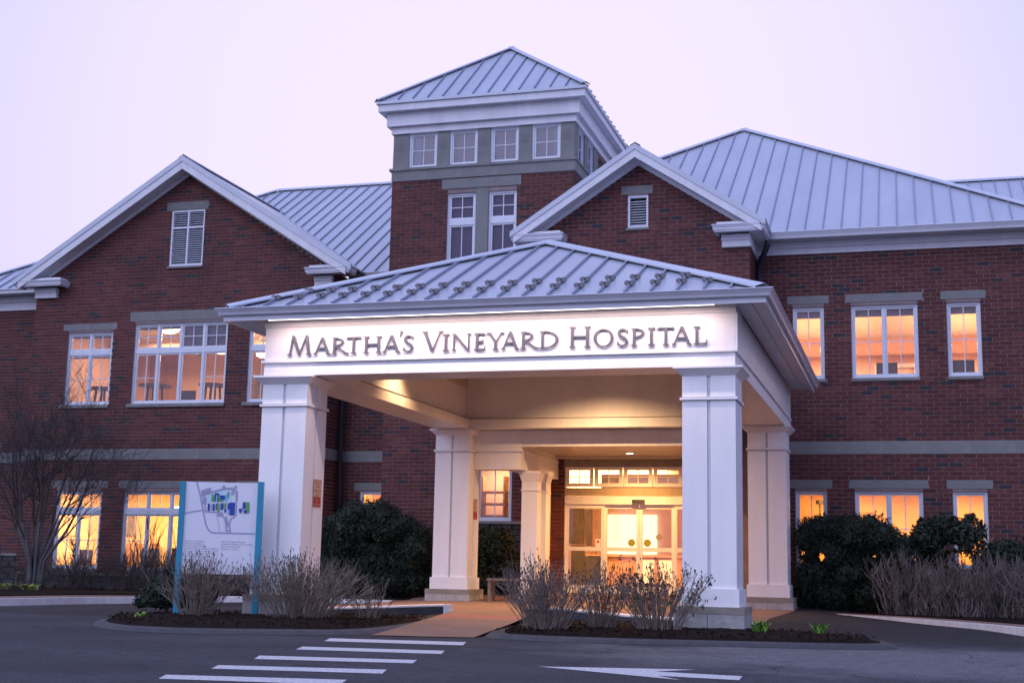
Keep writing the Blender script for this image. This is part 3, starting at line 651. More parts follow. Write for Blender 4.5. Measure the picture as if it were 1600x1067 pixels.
# --- door wall under the porch
dh = [(-8.58, -4.71, 0.36, 3.60)]
wall('brick_wall', -8.95, -4.1, 0.0, 4.3, YD, dh, [(-8.6, -4.69, 3.60, 3.84)], reveal=.3)
g = MB(); g.box(-8.58, -4.71, YD - .012, YD + .1, 3.60, 3.83); build('lintel', g, 'cap_stone', H)
stones('stone_band', 'band_stone', -8.575, -4.715, 2.855, 3.055, YD, 0.012, 0.36, mat='sand_stone')
boxes_later = [(-7.78, -4.2, 34.75, 34.85, 2.95, 3.46)]
for k in range(5):
    a = -8.575 + k * 0.773; window(a, a + .745, 3.09, 3.60, YD, split_units(a, a + .745, 1, [(3.135, 3.555, 2, 2)]), setback=.06, mat='white_paint')
block_base(-10.78, -8.95, YT, 0.3, 2.08, 12, .3)
window(-10.74, -9.78, 2.15, 3.55, YT, split_units(-10.74, -9.78, 1, [(2.205, 3.495, 2, 1)]))
# --- bricks: the rest joined, the largest ones one by one
build('brick_courses', ALLB, 'brick_joined', H, kind='stuff')
bsrc = {}
SINGLE.sort(key=lambda s: -(s[2] - s[1])); EXTRA = MB()
for k, (w, p, q, c, d, y) in enumerate(SINGLE):
    if k >= 300:
        i = len(EXTRA.v); EXTRA.v += [(p, y, c), (q, y, c), (q, y, d), (p, y, d), (p, YR, c), (q, YR, c), (q, YR, d), (p, YR, d)]; EXTRA.f += [tuple(i + t for t in f) for f in ((0, 1, 2, 3), (4, 0, 3, 7), (1, 5, 6, 2), (3, 2, 6, 7), (4, 5, 1, 0))]; continue
    key = (round(q - p, 2), round(d - c, 3))
    if key not in bsrc:
        s = MB(); s.box(p, q, y, YR + .002, c, d); o = build('brick', s, 'brick_single', w); bsrc[key] = o
    else: inst('brick', bsrc[key], ((p + q) / 2, (y + YR + .002) / 2, c), w)
if EXTRA.v: build('brick_courses', EXTRA, 'brick_joined', H, kind='stuff')

# ------------------------------------------------------------------ roofs
def roof_face(poly, u, parent, spacing=0.42, start=0.0, mat='roof_metal', seams=True, sh=0.045, ret=None, sw=0.024):
    """flat metal roof plane with a standing seam every 'spacing' along the eave direction u"""
    P = [Vector(p) for p in poly]; u = Vector(u).normalized(); nrm = (P[1] - P[0]).cross(P[2] - P[0]).normalized()
    if nrm.z < 0: nrm = -nrm
    v = nrm.cross(u).normalized()
    if v.z < 0: v = -v
    o = P[0]; Q = [((p - o).dot(u), (p - o).dot(v)) for p in P]; t = 0.05
    g = MB(); n = len(P); i = 0; g.v = [tuple(p) for p in P] + [tuple(p - nrm * t) for p in P]
    g.f = [tuple(range(n)), tuple(range(2 * n - 1, n - 1, -1))] + [(k, n + k, n + (k + 1) % n, (k + 1) % n) for k in range(n)]
    face = build('roof_sheet', g, mat, parent)
    if seams:
        a, b = min(q[0] for q in Q), max(q[0] for q in Q); x = a + start
        while x < b - .02:
            hits = []
            for k in range(n):
                p, q = Q[k], Q[(k + 1) % n]
                if (p[0] - x) * (q[0] - x) <= 0 and abs(p[0] - q[0]) > 1e-6: hits.append(p[1] + (q[1] - p[1]) * (x - p[0]) / (q[0] - p[0]))
            if len(hits) >= 2 and max(hits) - min(hits) > .12:
                lo = o + u * x + v * (min(hits) + .01); hi = o + u * x + v * (max(hits) - .02)
                s = MB(); s.bar(lo - nrm * .002, hi - nrm * .002, sw, sh, nrm); build('seam', s, 'seam_metal', face)
                if ret is not None: ret.append((lo, hi, v, nrm))
            x += spacing
    return face
def cap(a, b, parent, w=0.30, h=0.05, mat='roof_trim', lift=0.085):
    g = MB(); a = Vector(a) + Vector((0, 0, lift)); b = Vector(b) + Vector((0, 0, lift)); d = (b - a).normalized(); s = d.cross(Vector((0, 0, 1))).normalized()
    flat = abs(a.z - b.z) < .05; dn = Vector((0, 0, -1)) * w * (.30 if flat else .19); lip = Vector((0, 0, -.03))
    g.face(a, b, b + s * w / 2 + dn, a + s * w / 2 + dn); g.face(a, a - s * w / 2 + dn, b - s * w / 2 + dn, b)
    g.face(a + s * w / 2 + dn, b + s * w / 2 + dn, b + s * w / 2 + dn + lip, a + s * w / 2 + dn + lip); g.face(a - s * w / 2 + dn, a - s * w / 2 + dn + lip, b - s * w / 2 + dn + lip, b - s * w / 2 + dn)
    return build('ridge_cap', g, mat, parent)
# main roof left
roof_face([(-29.1, 34.5, 9.1), (-13.4, 34.5, 9.1), (-13.4, 42.2, 14.1), (-21.4, 42.2, 14.1)], (1, 0, 0), H)
roof_face([(-29.1, 50.0, 9.1), (-29.1, 34.5, 9.1), (-21.4, 42.2, 14.1)], (0, -1, 0), H)
cap((-21.4, 42.2, 14.1), (-13.4, 42.2, 14.1), H); cap((-29.1, 34.5, 9.1), (-21.4, 42.2, 14.1), H)
# left wing gable roof
roof_face([(-14.60, 34.5, 9.12), (-14.60, 33.4, 9.12), (-20.05, 33.4, 12.60), (-20.05, 39.9, 12.60)], (0, -1, 0), H, seams=False)
roof_face([(-25.5, 33.4, 9.12), (-25.5, 34.5, 9.12), (-20.05, 39.9, 12.60), (-20.05, 33.4, 12.60)], (0, 1, 0), H, seams=False)
cap((-20.05, 33.42, 12.6), (-20.05, 39.9, 12.6), H, w=.3)
cap((-20.05, 39.9, 12.58), (-14.6, 34.5, 9.10), H, w=.3, lift=.02)
# entrance gable roof
roof_face([(-3.05, 32.5, 9.17), (-3.05, 31.0, 9.17), (-6.18, 31.0, 11.21), (-6.18, 35.6, 11.21)], (0, -1, 0), H, seams=False)
roof_face([(-9.31, 31.0, 9.17), (-9.31, 33.2, 9.17), (-8.24, 33.2, 9.86), (-8.24, 36.2, 9.86), (-6.18, 35.6, 11.21), (-6.18, 31.0, 11.21)], (0, 1, 0), H, seams=False)
cap((-6.18, 31.02, 11.21), (-6.18, 35.6, 11.21), H, w=.25)
# right wing hip roof and the roof beyond it
roof_face([(-8.2, 32.5, 9.2), (3.87, 32.5, 9.2), (-4.65, 41.0, 14.73), (-8.2, 37.45, 12.42)], (1, 0, 0), H, start=.28, spacing=.435)
roof_face([(3.87, 32.5, 9.2), (3.87, 49.5, 9.2), (-4.65, 41.0, 14.73)], (0, 1, 0), H)
cap((3.87, 32.5, 9.2), (-4.65, 41.0, 14.73), H); cap((-8.2, 37.45, 12.42), (-4.65, 41.0, 14.73), H)
roof_face([(0.5, 38.6, 9.2), (16.3, 38.6, 9.2), (16.3, 46, 14.05), (0.5, 46, 14.05)], (1, 0, 0), H); cap((0.5, 46, 14.05), (16.3, 46, 14.05), H)
# tower roof
tz, tp = 13.55, (-10.81, 35.8, 15.98); e0, e1, e2, e3 = (TX0 - .40, YT - .40, tz), (TX1 + .40, YT - .40, tz), (TX1 + .40, 38.8, tz), (TX0 - .40, 38.8, tz)
roof_face([e0, e1, tp], (1, 0, 0), H, start=.22, spacing=.43); roof_face([e1, e2, tp], (0, 1, 0), H, start=.22, spacing=.43); roof_face([e2, e3, tp], (-1, 0, 0), H, seams=False); roof_face([e3, e0, tp], (0, -1, 0), H, seams=False)
for e in (e0, e1, e2, e3): cap(e, tp, H, w=.24)
# eaves: friezes, gutters, rakes and returns
def gutter(pts, z0, z1, parent, d=0.13):
    """K-style gutter swept along a plan polyline (outer lip line), opening upward"""
    g = MB(); prof = [(0.0, 1.0), (0.012, 0.90), (0.0, 0.82), (-0.04, 0.35), (-0.055, 0.0), (-d, 0.0), (-d, 0.96), (-0.025, 0.93)]
    rows = []
    for k, p in enumerate(pts):
        ns = []
        if k > 0: d_ = (Vector(pts[k]) - Vector(pts[k - 1])).normalized(); ns.append(Vector((d_.y, -d_.x)))
        if k < len(pts) - 1: d_ = (Vector(pts[k + 1]) - Vector(pts[k])).normalized(); ns.append(Vector((d_.y, -d_.x)))
        n = ns[0] if len(ns) == 1 else (ns[0] + ns[1]) / (1 + ns[0].dot(ns[1]))
        rows.append([(p[0] + n.x * a, p[1] + n.y * a, z0 + (z1 - z0) * b) for a, b in prof])
    for a, b in zip(rows, rows[1:]):
        for k in range(len(prof)): j = (k + 1) % len(prof); g.face(a[k], b[k], b[j], a[j])
    g.face(*rows[0][::-1]); g.face(*rows[-1])
    return build('gutter', g, 'gutter_paint', parent)
gutter([(-3.05, 31.0), (-3.05, 32.42), (4.0, 32.42), (4.0, 44)], 9.05, 9.22, H)
def boxes(name, lst, mat, parent=None):
    g = MB()
    for b in lst: g.box(*b)
    return build(name, g, mat, parent if parent is not None else H)
boxes('frieze', [(-3.44, 3.46, YR - .05, YR, 8.75, 8.90)], 'trim_paint'); boxes('frieze', [(-3.44, 3.48, YR - .08, YR, 8.904, 9.06)], 'trim_paint')
boxes('soffit', [(-3.2, 3.9, 32.5, 33.0, 9.064, 9.10)], 'trim_paint')
boxes('frieze', [(-28.7, -25.0, YM - .05, YM, 8.55, 8.8)], 'trim_paint'); boxes('frieze', [(-28.7, -25.0, YM - .09, YM, 8.804, 9.0)], 'trim_paint'); gutter([(-29.1, 34.42), (-25.1, 34.42)], 8.98, 9.13, H); boxes('soffit', [(-29.0, -25.1, 34.45, 35, 9.004, 9.05)], 'trim_paint')
boxes('frieze', [(-15.34, -13.4, YM - .06, YM, 8.75, 9.05)], 'trim_paint'); gutter([(-14.6, 34.42), (-13.42, 34.42)], 9.0, 9.15, H)
def rake(xe, xc, ze, zc, y0, yw, t_metal, t_fascia, side):
    """sloping gable edge: metal edge strip, white rake board, soffit and wall board"""
    def q(name, ya, yb, d0, d1, mat, xin=0.0):
        g = MB(); xa = xe + (xc - xe) * xin; za = ze + (zc - ze) * xin
        g.hexa([(xa, ya, za - d1), (xc, ya, zc - d1), (xc, yb, zc - d1), (xa, yb, za - d1), (xa, ya, za - d0), (xc, ya, zc - d0), (xc, yb, zc - d0), (xa, yb, za - d0)]); build(name, g, mat, H)
    q('roof_edge', y0 - .02, y0 + .05, -0.02, t_metal, 'roof_trim')
    q('rake_board', y0, y0 + .05, t_metal + .002, t_metal + t_fascia, 'trim_paint', .03)
    q('rake_soffit', y0 + .05, yw - .03, t_metal + t_fascia - .06, t_metal + t_fascia - .03, 'trim_paint', .05)
    q('rake_frieze', yw - .04, yw - .01, t_metal + t_fascia - .12, t_metal + t_fascia + .07, 'trim_paint', .12)
for xe in (-25.5, -14.60): rake(xe, -20.05, 9.14, 12.62, 33.4, YL, .15, .23, 0)
for xe in (-9.31, -3.05): rake(xe, -6.18, 9.17, 11.23, 31.0, YG, .12, .20, 0)
def eave_return(xa, xb, xw0, xw1, y0, yw, parent=H):
    gutter([(xa, yw), (xa, y0), (xb, y0), (xb, yw)], 8.94, 9.12, parent)
    boxes('return_block', [(xa + .02, xb - .02, y0 + .03, yw, 8.99, 9.09)], 'trim_paint'); boxes('return_top', [(xa + .1, xb - .1, y0 + .1, yw, 9.125, 9.19)], 'trim_paint')
    boxes('return_frieze', [(xw0 - .01, xw1 + .01, yw - .16, yw, 8.80, 8.938)], 'trim_paint'); boxes('return_frieze', [(xw0, xw1, yw - .13, yw, 8.64, 8.798)], 'trim_paint')
eave_return(-25.52, -23.86, -24.98, -24.25, 33.4, YL); eave_return(-16.01, -14.62, -15.85, -15.33, 33.4, YL)
eave_return(-4.31, -3.07, -4.12, -3.46, 31.0, YG); eave_return(-9.31, -7.95, -8.9, -8.15, 31.0, YG)
boxes('soffit', [(-3.46, -3.1, 31.1, 33.0, 8.95, 8.98)], 'trim_paint')
boxes('side_frieze', [(-3.475, -3.43, YG - .1, YR, 8.64, 8.94)], 'trim_paint')
# downspouts
def pipe(pts, mat='downspout_paint', w=0.055, name='downspout'):
    g = MB(); g.tube(pts, w, 8); return build(name, g, mat, H, smooth=True)
pipe([(-3.13, 32.25, 9.0), (-3.13, 32.25, 8.86), (-3.40, 32.8, 8.42), (-3.40, 32.88, 8.2), (-3.40, 32.88, 4.0), (-3.40, 32.88, 0.2)], w=.075)
pipe([(-15.22, 34.5, 8.9), (-15.22, 34.6, 8.6), (-15.22, 34.62, 0.2)], w=.07)
pipe([(-25.2, 34.4, 8.98), (-25.2, 34.45, 8.8), (-25.1, 34.9, 8.45), (-25.1, 34.92, 0.3)], w=.06)
pipe([(-3.3, 30.6, 3.62), (-3.36, 30.9, 3.3), (-3.36, 31.35, 3.15), (-3.36, 31.38, 0.2)], mat='white_paint', w=.05)

# ------------------------------------------------------------------ rooms behind the lit windows
shell('room', -24.9, -15.45, YL + .26, 39.5, 4.75, 8.1, 'room_peach', 'room_ceiling', 'room_floor')
shell('room', -24.9, -15.45, YL + .26, 38.5, 0.3, 3.3, 'room_amber', 'room_ceiling', 'room_floor')
shell('room', -3.3, 3.3, YR + .26, 38.0, 4.75, 7.72, 'room_peach', 'room_ceiling', 'room_floor')
shell('room', -3.3, 3.3, YR + .26, 36.5, 0.4, 3.2, 'room_amber', 'room_ceiling', 'room_floor')
shell('room', -15.2, -13.0, YM + .26, 38.0, 0.4, 3.3, 'room_amber', 'room_ceiling', 'room_floor')
shell('room', -13.2, -8.97, YT + .26, 35.5, 0.3, 3.9, 'room_peach', 'room_ceiling', 'room_floor')
shell('room', -12.8, -4.1, 35.7, 41.0, 0.36, 3.9, 'room_peach', 'room_ceiling', 'room_floor')
g = MB(); g.face((-8.94, YD + .3, .36), (-8.94, 35.7, .36), (-8.94, 35.7, 3.9), (-8.94, YD + .3, 3.9)); g.face((-4.1, YD + .3, .36), (-4.1, YD + .3, 3.9), (-4.1, 35.7, 3.9), (-4.1, 35.7, .36)); g.face((-8.94, YD + .3, 3.9), (-8.94, 35.7, 3.9), (-4.1, 35.7, 3.9), (-4.1, YD + .3, 3.9)); g.face((-12.8, 35.69, .36), (-8.94, 35.69, .36), (-8.94, 35.69, 3.9), (-12.8, 35.69, 3.9)); build('vestibule', g, 'room_amber', H)
g = MB(); g.face((-8.94, YD + .1, .362), (-4.1, YD + .1, .362), (-4.1, 35.7, .362), (-8.94, 35.7, .362)); build('vestibule_floor', g, 'room_floor', H)
WARM = (1.0, 0.57, 0.32); AMB = (1.0, 0.45, 0.10); GOLD = (1.0, 0.62, 0.25)
for k, (x, y, z, e, c, sx, sy) in enumerate([(-22.5, 36.8, 7.9, 130, WARM, 1.2, 1.2), (-19.0, 36.6, 7.9, 130, WARM, 1.2, 1.2), (-16.6, 36.4, 7.9, 70, WARM, 1, 1), (-23, 36.2, 3.2, 300, GOLD, 1.5, 1.0), (-19.6, 36.2, 3.2, 420, GOLD, 1.8, 1.0), (-16.4, 36.2, 3.2, 160, AMB, 1, 1),
        (-1.9, 36.2, 6.92, 190, WARM, 1.0, 1.0), (1.3, 36.2, 6.92, 190, WARM, 1.0, 1.0), (-1.5, 34.9, 3.1, 170, AMB, 1.2, .8), (1.5, 34.9, 3.1, 170, AMB, 1.2, .8), (-14.2, 36.2, 3.2, 120, AMB, .8, .8), (-10.6, 34.7, 3.8, 60, WARM, .8, .8), (-8.0, 37.2, 3.85, 700, (1.0, 0.58, 0.25), 3.0, 2.0), (-6.6, 34.95, 3.85, 210, (1.0, 0.50, 0.17), 2.0, .6)]):
    lamp('ceiling_light', 'AREA', (x, y, z - .04), e, c, None, sx, sy)
for x in (-1.9, 1.3): lamp('cove_light', 'AREA', (x, 34.3, 6.95), 45, (1.0, .62, .34), None, 2.4, .3, direction=(0, 0, 1))
# pieces seen through the glass
def blind(x0, x1, z0, z1, Y, d=.2):
    boxes('window_blind', [(x0, x1, Y + d, Y + d + .012, z0, z1)], 'blind')
blind(-2.58, -1.89, 7.17, 7.40, YR); blind(-1.18, .29, 7.17, 7.40, YR); blind(1.02, 1.73, 7.17, 7.40, YR)
blind(-20.05, -18.6, 7.06, 7.74, YL, .19); blind(-21.5, -20.1, 7.62, 7.74, YL, .19); blind(-23.75, -22.35, 7.42, 7.55, YL, .19); blind(-23.7, -22.4, 6.82, 6.93, YL, .19)
def dome_lamp(x, y, z, where, r=.34):
    t = thing('ceiling_lamp', 'glowing white bowl lamp hanging ' + where, 'lamp', (x, y, z))
    g = MB(); rows = []; n = 18
    for k in range(7):
        a = k / 6 * math.pi / 2; rows.append([(x + r * math.cos(a) * math.cos(2 * math.pi * q / n), y + r * math.cos(a) * math.sin(2 * math.pi * q / n), z - r * .62 * math.sin(a)) for q in range(n)])
    for a, b in zip(rows, rows[1:]):
        for q in range(n): g.face(a[q], a[(q + 1) % n], b[(q + 1) % n], b[q])
    build('bowl', g, 'lamp_warm', t, smooth=True)
    s = MB(); s.tube([(x, y, z - .02), (x, y, z + .5)], .02, 8); s.disc((x, y), .1, 'z', (z + .40, z + .5)); build('stem', s, 'black_plastic', t)
dome_lamp(-21.35, 35.4, 7.95, 'inside the left half of the wide upper window')
dome_lamp(-20.0, 36.2, 7.42, 'inside the right half of the wide upper window')
dome_lamp(-20.75, 35.6, 2.55, 'inside the wide lower window of the left wing', .2)
dome_lamp(.62, 35.8, 2.98, 'inside the right half of the lower double window', .12)
dome_lamp(-2.2, 35.6, 2.35, 'inside the lower window beside the back column', .13)
dome_lamp(-18.95, 36.9, 7.3, 'inside the upper window half hidden by the canopy column', .2)
def round_table(x, y, zt, label, zf=4.76, r=.42):
    t = thing('round_table', label, 'table', (x, y, zf)); g = MB(); g.disc((x, y), r, 'z', (zt - .045, zt), 20); build('table_top', g, 'dark_wood', t)
    for k in range(4):
        a = math.pi / 4 + k * math.pi / 2; l = MB(); l.tube([(x + .2 * math.cos(a), y + .2 * math.sin(a), zt - .05), (x + .3 * math.cos(a), y + .3 * math.sin(a), zf)], .035, 6); build('leg', l, 'dark_wood', t)
round_table(-23.15, 34.9, 6.05, 'tall dark round table behind the narrow upper left window')
round_table(-21.45, 35.0, 6.12, 'tall dark round table behind the left half of the wide upper window', r=.5)
round_table(-19.5, 34.95, 6.1, 'tall dark round table behind the right half of the wide upper window')
def cup_chair(x, y, z, label, mat='dark_wood', w=.5, tilt=0):
    t = thing('chair', label, 'chair', (x, y, z - .95)); g = MB()
    g.hexa([(x - w / 2, y, z - .95 + .45), (x + w / 2, y, z - .95 + .45), (x + w / 2, y + .45, z - .95 + .45), (x - w / 2, y + .45, z - .95 + .45), (x - w / 2, y, z - .43), (x + w / 2, y, z - .43), (x + w / 2, y + .45, z - .43), (x - w / 2, y + .45, z - .43)]); build('seat', g, mat, t)
    b = MB(); fw = .035
    for (a0, a1, c0, c1) in ((-w / 2, w / 2, z - .04, z), (-w / 2, w / 2, z - .42, z - .39), (-w / 2, -w / 2 + fw, z - .39, z - .04), (w / 2 - fw, w / 2, z - .39, z - .04)): b.box(x + a0, x + a1, y, y + .03, c0, c1)
    build('back_frame', b, 'black_plastic', t)
    b = MB(); b.box(x - w / 2 + fw, x + w / 2 - fw, y + .01, y + .02, z - .39, z - .04); build('backrest', b, 'mesh_fabric', t)
    for sx in (-1, 1):
        for sy in (0, .42):
            l = MB(); l.tube([(x + sx * (w / 2 - .03), y + sy + .015, z - .5), (x + sx * (w / 2 - .02), y + sy + .015, z - .94)], .018, 6); build('leg', l, 'black_plastic', t)
cup_chair(1.36, 33.6, 6.12, 'black mesh office chair behind the single upper window beyond the double one')
cup_chair(-.42, 33.65, 6.1, 'black mesh office chair behind the double upper window of the right wing')
cup_chair(-20.4, 35.1, 5.95, 'dark chair between two tall tables behind the wide upper window')
for (x, wh) in ((-23.35, 'at the sill of the narrow lower window, left half'), (-22.6, 'at the sill of the narrow lower window, right half'), (-21.1, 'behind the left unit of the wide lower window'), (-20.2, 'behind the second unit of the wide lower window'), (-19.3, 'behind the third unit of the wide lower window')):
    cup_chair(x - .35, 35.3, random.uniform(1.2, 1.35), 'dark chair ' + wh, w=.58)
ex = thing('exit_sign', 'green glowing exit sign inside the wide upper window of the left wing', 'sign', (-21.07, 36.9, 7.32))
boxes('sign_case', [(-21.24, -20.90, 36.9, 36.96, 7.3, 7.52)], 'black_plastic', ex)
def text_mesh(s, size, name, mat, parent, pos, rot, align='LEFT', thick=0.0):
    c = bpy.data.curves.new('t', 'FONT'); c.body = s; c.size = size; c.align_x = align; c.extrude = thick
    o = bpy.data.objects.new('t', c); col.objects.link(o); dg = bpy.context.evaluated_depsgraph_get(); me = bpy.data.meshes.new_from_object(o.evaluated_get(dg)); bpy.data.objects.remove(o)
    me.materials.clear(); me.materials.append(M[mat]); q = bpy.data.objects.new(name, me); po = ORG[parent.name] if parent is not None else Vector((0, 0, 0))
    link(q, parent); q.location = Vector(pos) - po; q.rotation_euler = rot; ORG[q.name] = Vector(pos); return q
text_mesh('EXIT', .2, 'lettering', 'lamp_exit', ex, (-21.07, 36.893, 7.34), (R(90), 0, 0), 'CENTER')
boxes('wall_panel', [(-24.4, -23.3, 39.4, 39.45, 5.5, 7.9)], 'oak'); boxes('ceiling_beam', [(-24.9, -15.45, 37.6, 38.0, 7.55, 8.09)], 'room_peach')
boxes('ceiling_soffit', [(-3.3, 3.3, 35.0, 37.9, 6.95, 7.70)], 'room_peach'); boxes('door_frame', [(-.8, -.72, 37.8, 37.95, 4.8, 6.6), (.25, .33, 37.8, 37.95, 4.8, 6.6), (-.8, .33, 37.8, 37.95, 6.6, 6.7)], 'vinyl_white')
def furn(name, label, cat, lst, mat):
    b = lst[0]; g = MB()
    for q in lst: g.box(*q)
    o = build(name, g, mat); tag(o, label, cat); return o
furn('tall_cabinet', 'grey cabinet standing behind the wide upper window', 'cabinet', [(-20.6, -20.1, 38.4, 39.4, 4.76, 6.88), (-20.59, -20.36, 38.37, 38.398, 4.85, 6.8), (-20.34, -20.11, 38.37, 38.398, 4.85, 6.8)], 'picture_grey')
furn('sideboard', 'wooden sideboard behind the narrow lower window of the left wing', 'cabinet', [(-24.4, -23.0, 37.9, 38.4, .32, 1.5), (-24.38, -23.72, 37.87, 37.898, .4, 1.42), (-23.68, -23.02, 37.87, 37.898, .4, 1.42)], 'oak')
furn('wall_picture', 'dark landscape picture behind the narrow lower window of the left wing', 'picture', [(-25.0 + .2, -24.0, 38.40, 38.45, 1.75, 2.45), (-24.75, -24.05, 38.385, 38.398, 1.8, 2.4)], 'picture_grey')
furn('bookcase', 'wooden bookcase behind the wide lower window of the left wing', 'bookcase', [(-21.6, -20.8, 37.9, 38.4, .32, 2.2), (-21.55, -20.85, 37.87, 37.898, 1.0, 1.05), (-21.55, -20.85, 37.87, 37.898, 1.6, 1.65)], 'oak')
furn('reception_desk', 'long wooden desk behind the wide lower window of the left wing', 'desk', [(-21.4, -17.4, 36.4, 37.0, .32, 1.2), (-21.45, -17.35, 36.3, 37.05, 1.202, 1.25)], 'oak')
furn('shelf_unit', 'open wooden shelf unit behind the porch side window', 'shelf', [(-11.0, -9.8, 34.6, 34.9, 2.3, 2.36), (-11.0, -9.8, 34.6, 34.9, 2.62, 2.68), (-11.0, -9.8, 34.6, 34.9, 2.94, 3.0), (-11.06, -11.0, 34.6, 34.9, .31, 3.4), (-10.43, -10.37, 34.59, 34.91, .31, 3.4), (-9.8, -9.74, 34.6, 34.9, .31, 3.4)], 'oak')
# lobby
boxes('transom_bulkhead', boxes_later, 'room_dusk')
furn('lobby_counter', 'wooden reception counter beyond the sliding doors', 'counter', [(-9.4, -5.4, 38.6, 39.2, .37, 1.35), (-9.45, -5.35, 38.5, 39.25, 1.352, 1.4)], 'oak')
furn('framed_picture', 'tall grey framed picture on the lobby wall, the wider of two', 'picture', [(-10.15, -9.7, 40.9, 40.96, 1.75, 2.85), (-10.1, -9.75, 40.88, 40.898, 1.8, 2.8)], 'picture_grey')
furn('framed_picture', 'tall grey framed picture on the lobby wall, the narrower of two', 'picture', [(-9.62, -9.38, 40.9, 40.96, 1.7, 2.8), (-9.59, -9.41, 40.88, 40.898, 1.75, 2.75)], 'picture_grey')
boxes('lobby_light_panel', [(-8.95, -7.4, 40.88, 40.95, 1.45, 2.65)], 'lamp_panel')
furn('lobby_screen', 'dark low partition just inside the sliding doors', 'partition', [(-9.0, -8.62, 36.5, 36.56, .37, 1.62), (-8.615, -8.1, 36.5, 36.56, .37, 1.35)], 'black_plastic')
boxes('lobby_beam', [(-12.8, -4.1, 37.9, 38.1, 2.75, 3.88)], 'room_peach'); boxes('lobby_column', [(-9.12, -9.0, 39.6, 39.8, .37, 2.75)], 'oak')
for x, wh in ((-7.5, 'nearer the lobby light panel'), (-6.92, 'nearer the far end')): furn('notice_sheet', 'white notice on the reception counter front, ' + wh, 'notice', [(x, x + .45, 38.57, 38.59, .6, 1.28)], 'vinyl_white')

# ------------------------------------------------------------------ automatic entrance doors
D = thing('entrance_doors', 'white framed automatic sliding glass doors lit warm from the lobby', 'door', (-6.645, YD, 0.37))
y0, y1 = YD + .06, YD + .16
boxes('door_header', [(-8.575, -4.715, y0 - .05, y1, 2.64, 2.85)], 'white_paint', D)
for k, (a, b, off) in enumerate(((-8.56, -7.54, .0), (-7.54, -6.63, .05), (-6.62, -5.72, .05), (-5.72, -4.73, .0))):
    g = MB(); s = .075; ya, yb = y0 + off, y0 + off + .045
    g.box(a, a + s, ya, yb, .40, 2.64); g.box(b - s, b, ya, yb, .40, 2.64); g.box(a + s, b - s, ya + .001, yb - .001, 2.53, 2.64); g.box(a + s, b - s, ya + .001, yb - .001, 1.45, 1.55); g.box(a + s, b - s, ya + .001, yb - .001, .40, .58)
    leaf = build('door_leaf', g, 'white_paint', D)
    for (c, d) in ((.58, 1.45), (1.55, 2.53)):
        p = MB(); p.box(a + s, b - s, ya + .018, ya + .024, c, d); build('pane', p, 'glass', leaf)
    if k in (1, 2):
        st = MB(); xc = (b - .2) if k == 1 else (a + .2); st.disc((xc, 1.67), .095, 'y', (ya + .012, ya + .016), 24); build('sticker', st, 'sticker_lime', leaf)
    if k == 2:
        st = MB(); st.disc((a + .5, 1.82), .08, 'y', (ya + .012, ya + .016), 24); build('sticker', st, 'sticker_grey', leaf)
    if k == 0: 
        st = MB(); st.box(b - .22, b - .09, ya + .010, ya + .014, 1.56, 1.75); build('notice', st, 'vinyl_white', leaf); st = MB(); st.disc((b - .155, 1.685), .035, 'y', (ya + .007, ya + .009), 16); build('notice_symbol', st, 'sign_red', leaf)
    if k == 1:
        for j, s_ in enumerate(('\u2022 Please', '   alert', '   before', '\u2022 To enter', '   enter', '   use a', '   entrance')):
            text_mesh(s_, .095, 'door_lettering', 'vinyl_white', leaf, (a + .13, ya + .010, 2.30 - j * .088 - (.03 if j > 2 else 0)), (R(90), 0, 0))
boxes('door_sensor', [(-6.79, -6.47, y0 - .13, y0 - .05, 2.67, 2.76)], 'black_plastic', D); boxes('door_threshold', [(-8.57, -4.72, y0 - .1, y1, .365, .398)], 'trim_paint', D)
for x in (-8.57, -4.73): boxes('door_jamb', [(x - .01, x + .02, y0 - .03, y1, .398, 2.64)], 'white_paint', D)

# ------------------------------------------------------------------ entrance canopy
K = thing('entrance_canopy', 'white columned entrance canopy with hipped metal roof over the drive', 'canopy', (-6.645, 25.5, 0.2))
CL, CR = (-10.74, -9.90), (-3.40, -2.56)
def column(x0, x1, y0, y1, zg):
    g = MB(); g.box(x0 + .022, x1 - .022, y0 + .022, y1 - .022, .70, 4.10)
    c = build('column', g, 'groove_paint', K)
    xm, ym, gw = (x0 + x1) / 2, (y0 + y1) / 2, .027
    for (za, zb) in ((.735, 3.655), (3.715, 4.075)):
        for sx in (0, 1):
            for sy in (0, 1):
                p = MB(); a0, a1 = (x0, xm - gw) if sx == 0 else (xm + gw, x1); b0, b1 = (y0, ym - gw) if sy == 0 else (ym + gw, y1)
                p.box(a0, a1, b0, b1, za, zb); build('column_panel', p, 'white_paint', c)
    p = MB(); p.box(x0 - .035, x1 + .035, y0 - .035, y1 + .035, 3.665, 3.705); build('astragal', p, 'white_paint', c)
    p = MB(); p.frustum(x0 - .005, x1 + .005, y0 - .005, y1 + .005, 4.05, 4.155, .11); p.box(x0 - .13, x1 + .13, y0 - .13, y1 + .13, 4.158, 4.188); build('capital', p, 'white_paint', c)
    p = MB(); p.box(x0 - .04, x1 + .04, y0 - .04, y1 + .04, .466, .732); build('plinth', p, 'white_paint', c)
    p = MB(); p.box(x0 - .125, x1 + .125, y0 - .125, y1 + .125, .36, .464); build('base_cap', p, 'cap_stone', c)
    w = x1 - x0 + .24
    bs = MB(); bs.box(x0 - .10, x1 + .10, y0 - .10, y1 + .10, zg - .15, .355); build('base_core', bs, 'kerb_concrete', c)
    for (a, b) in ((x0 - .12, xm - .02), (xm - .012, x1 + .12)):
        for (ya, yb) in ((y0 - .12, ym - .004), (ym + .004, y1 + .12)):
            p = MB(); p.box(a, b, ya, yb, zg - .1, .358); build('base_stone', p, 'stone_block', c)
    return c
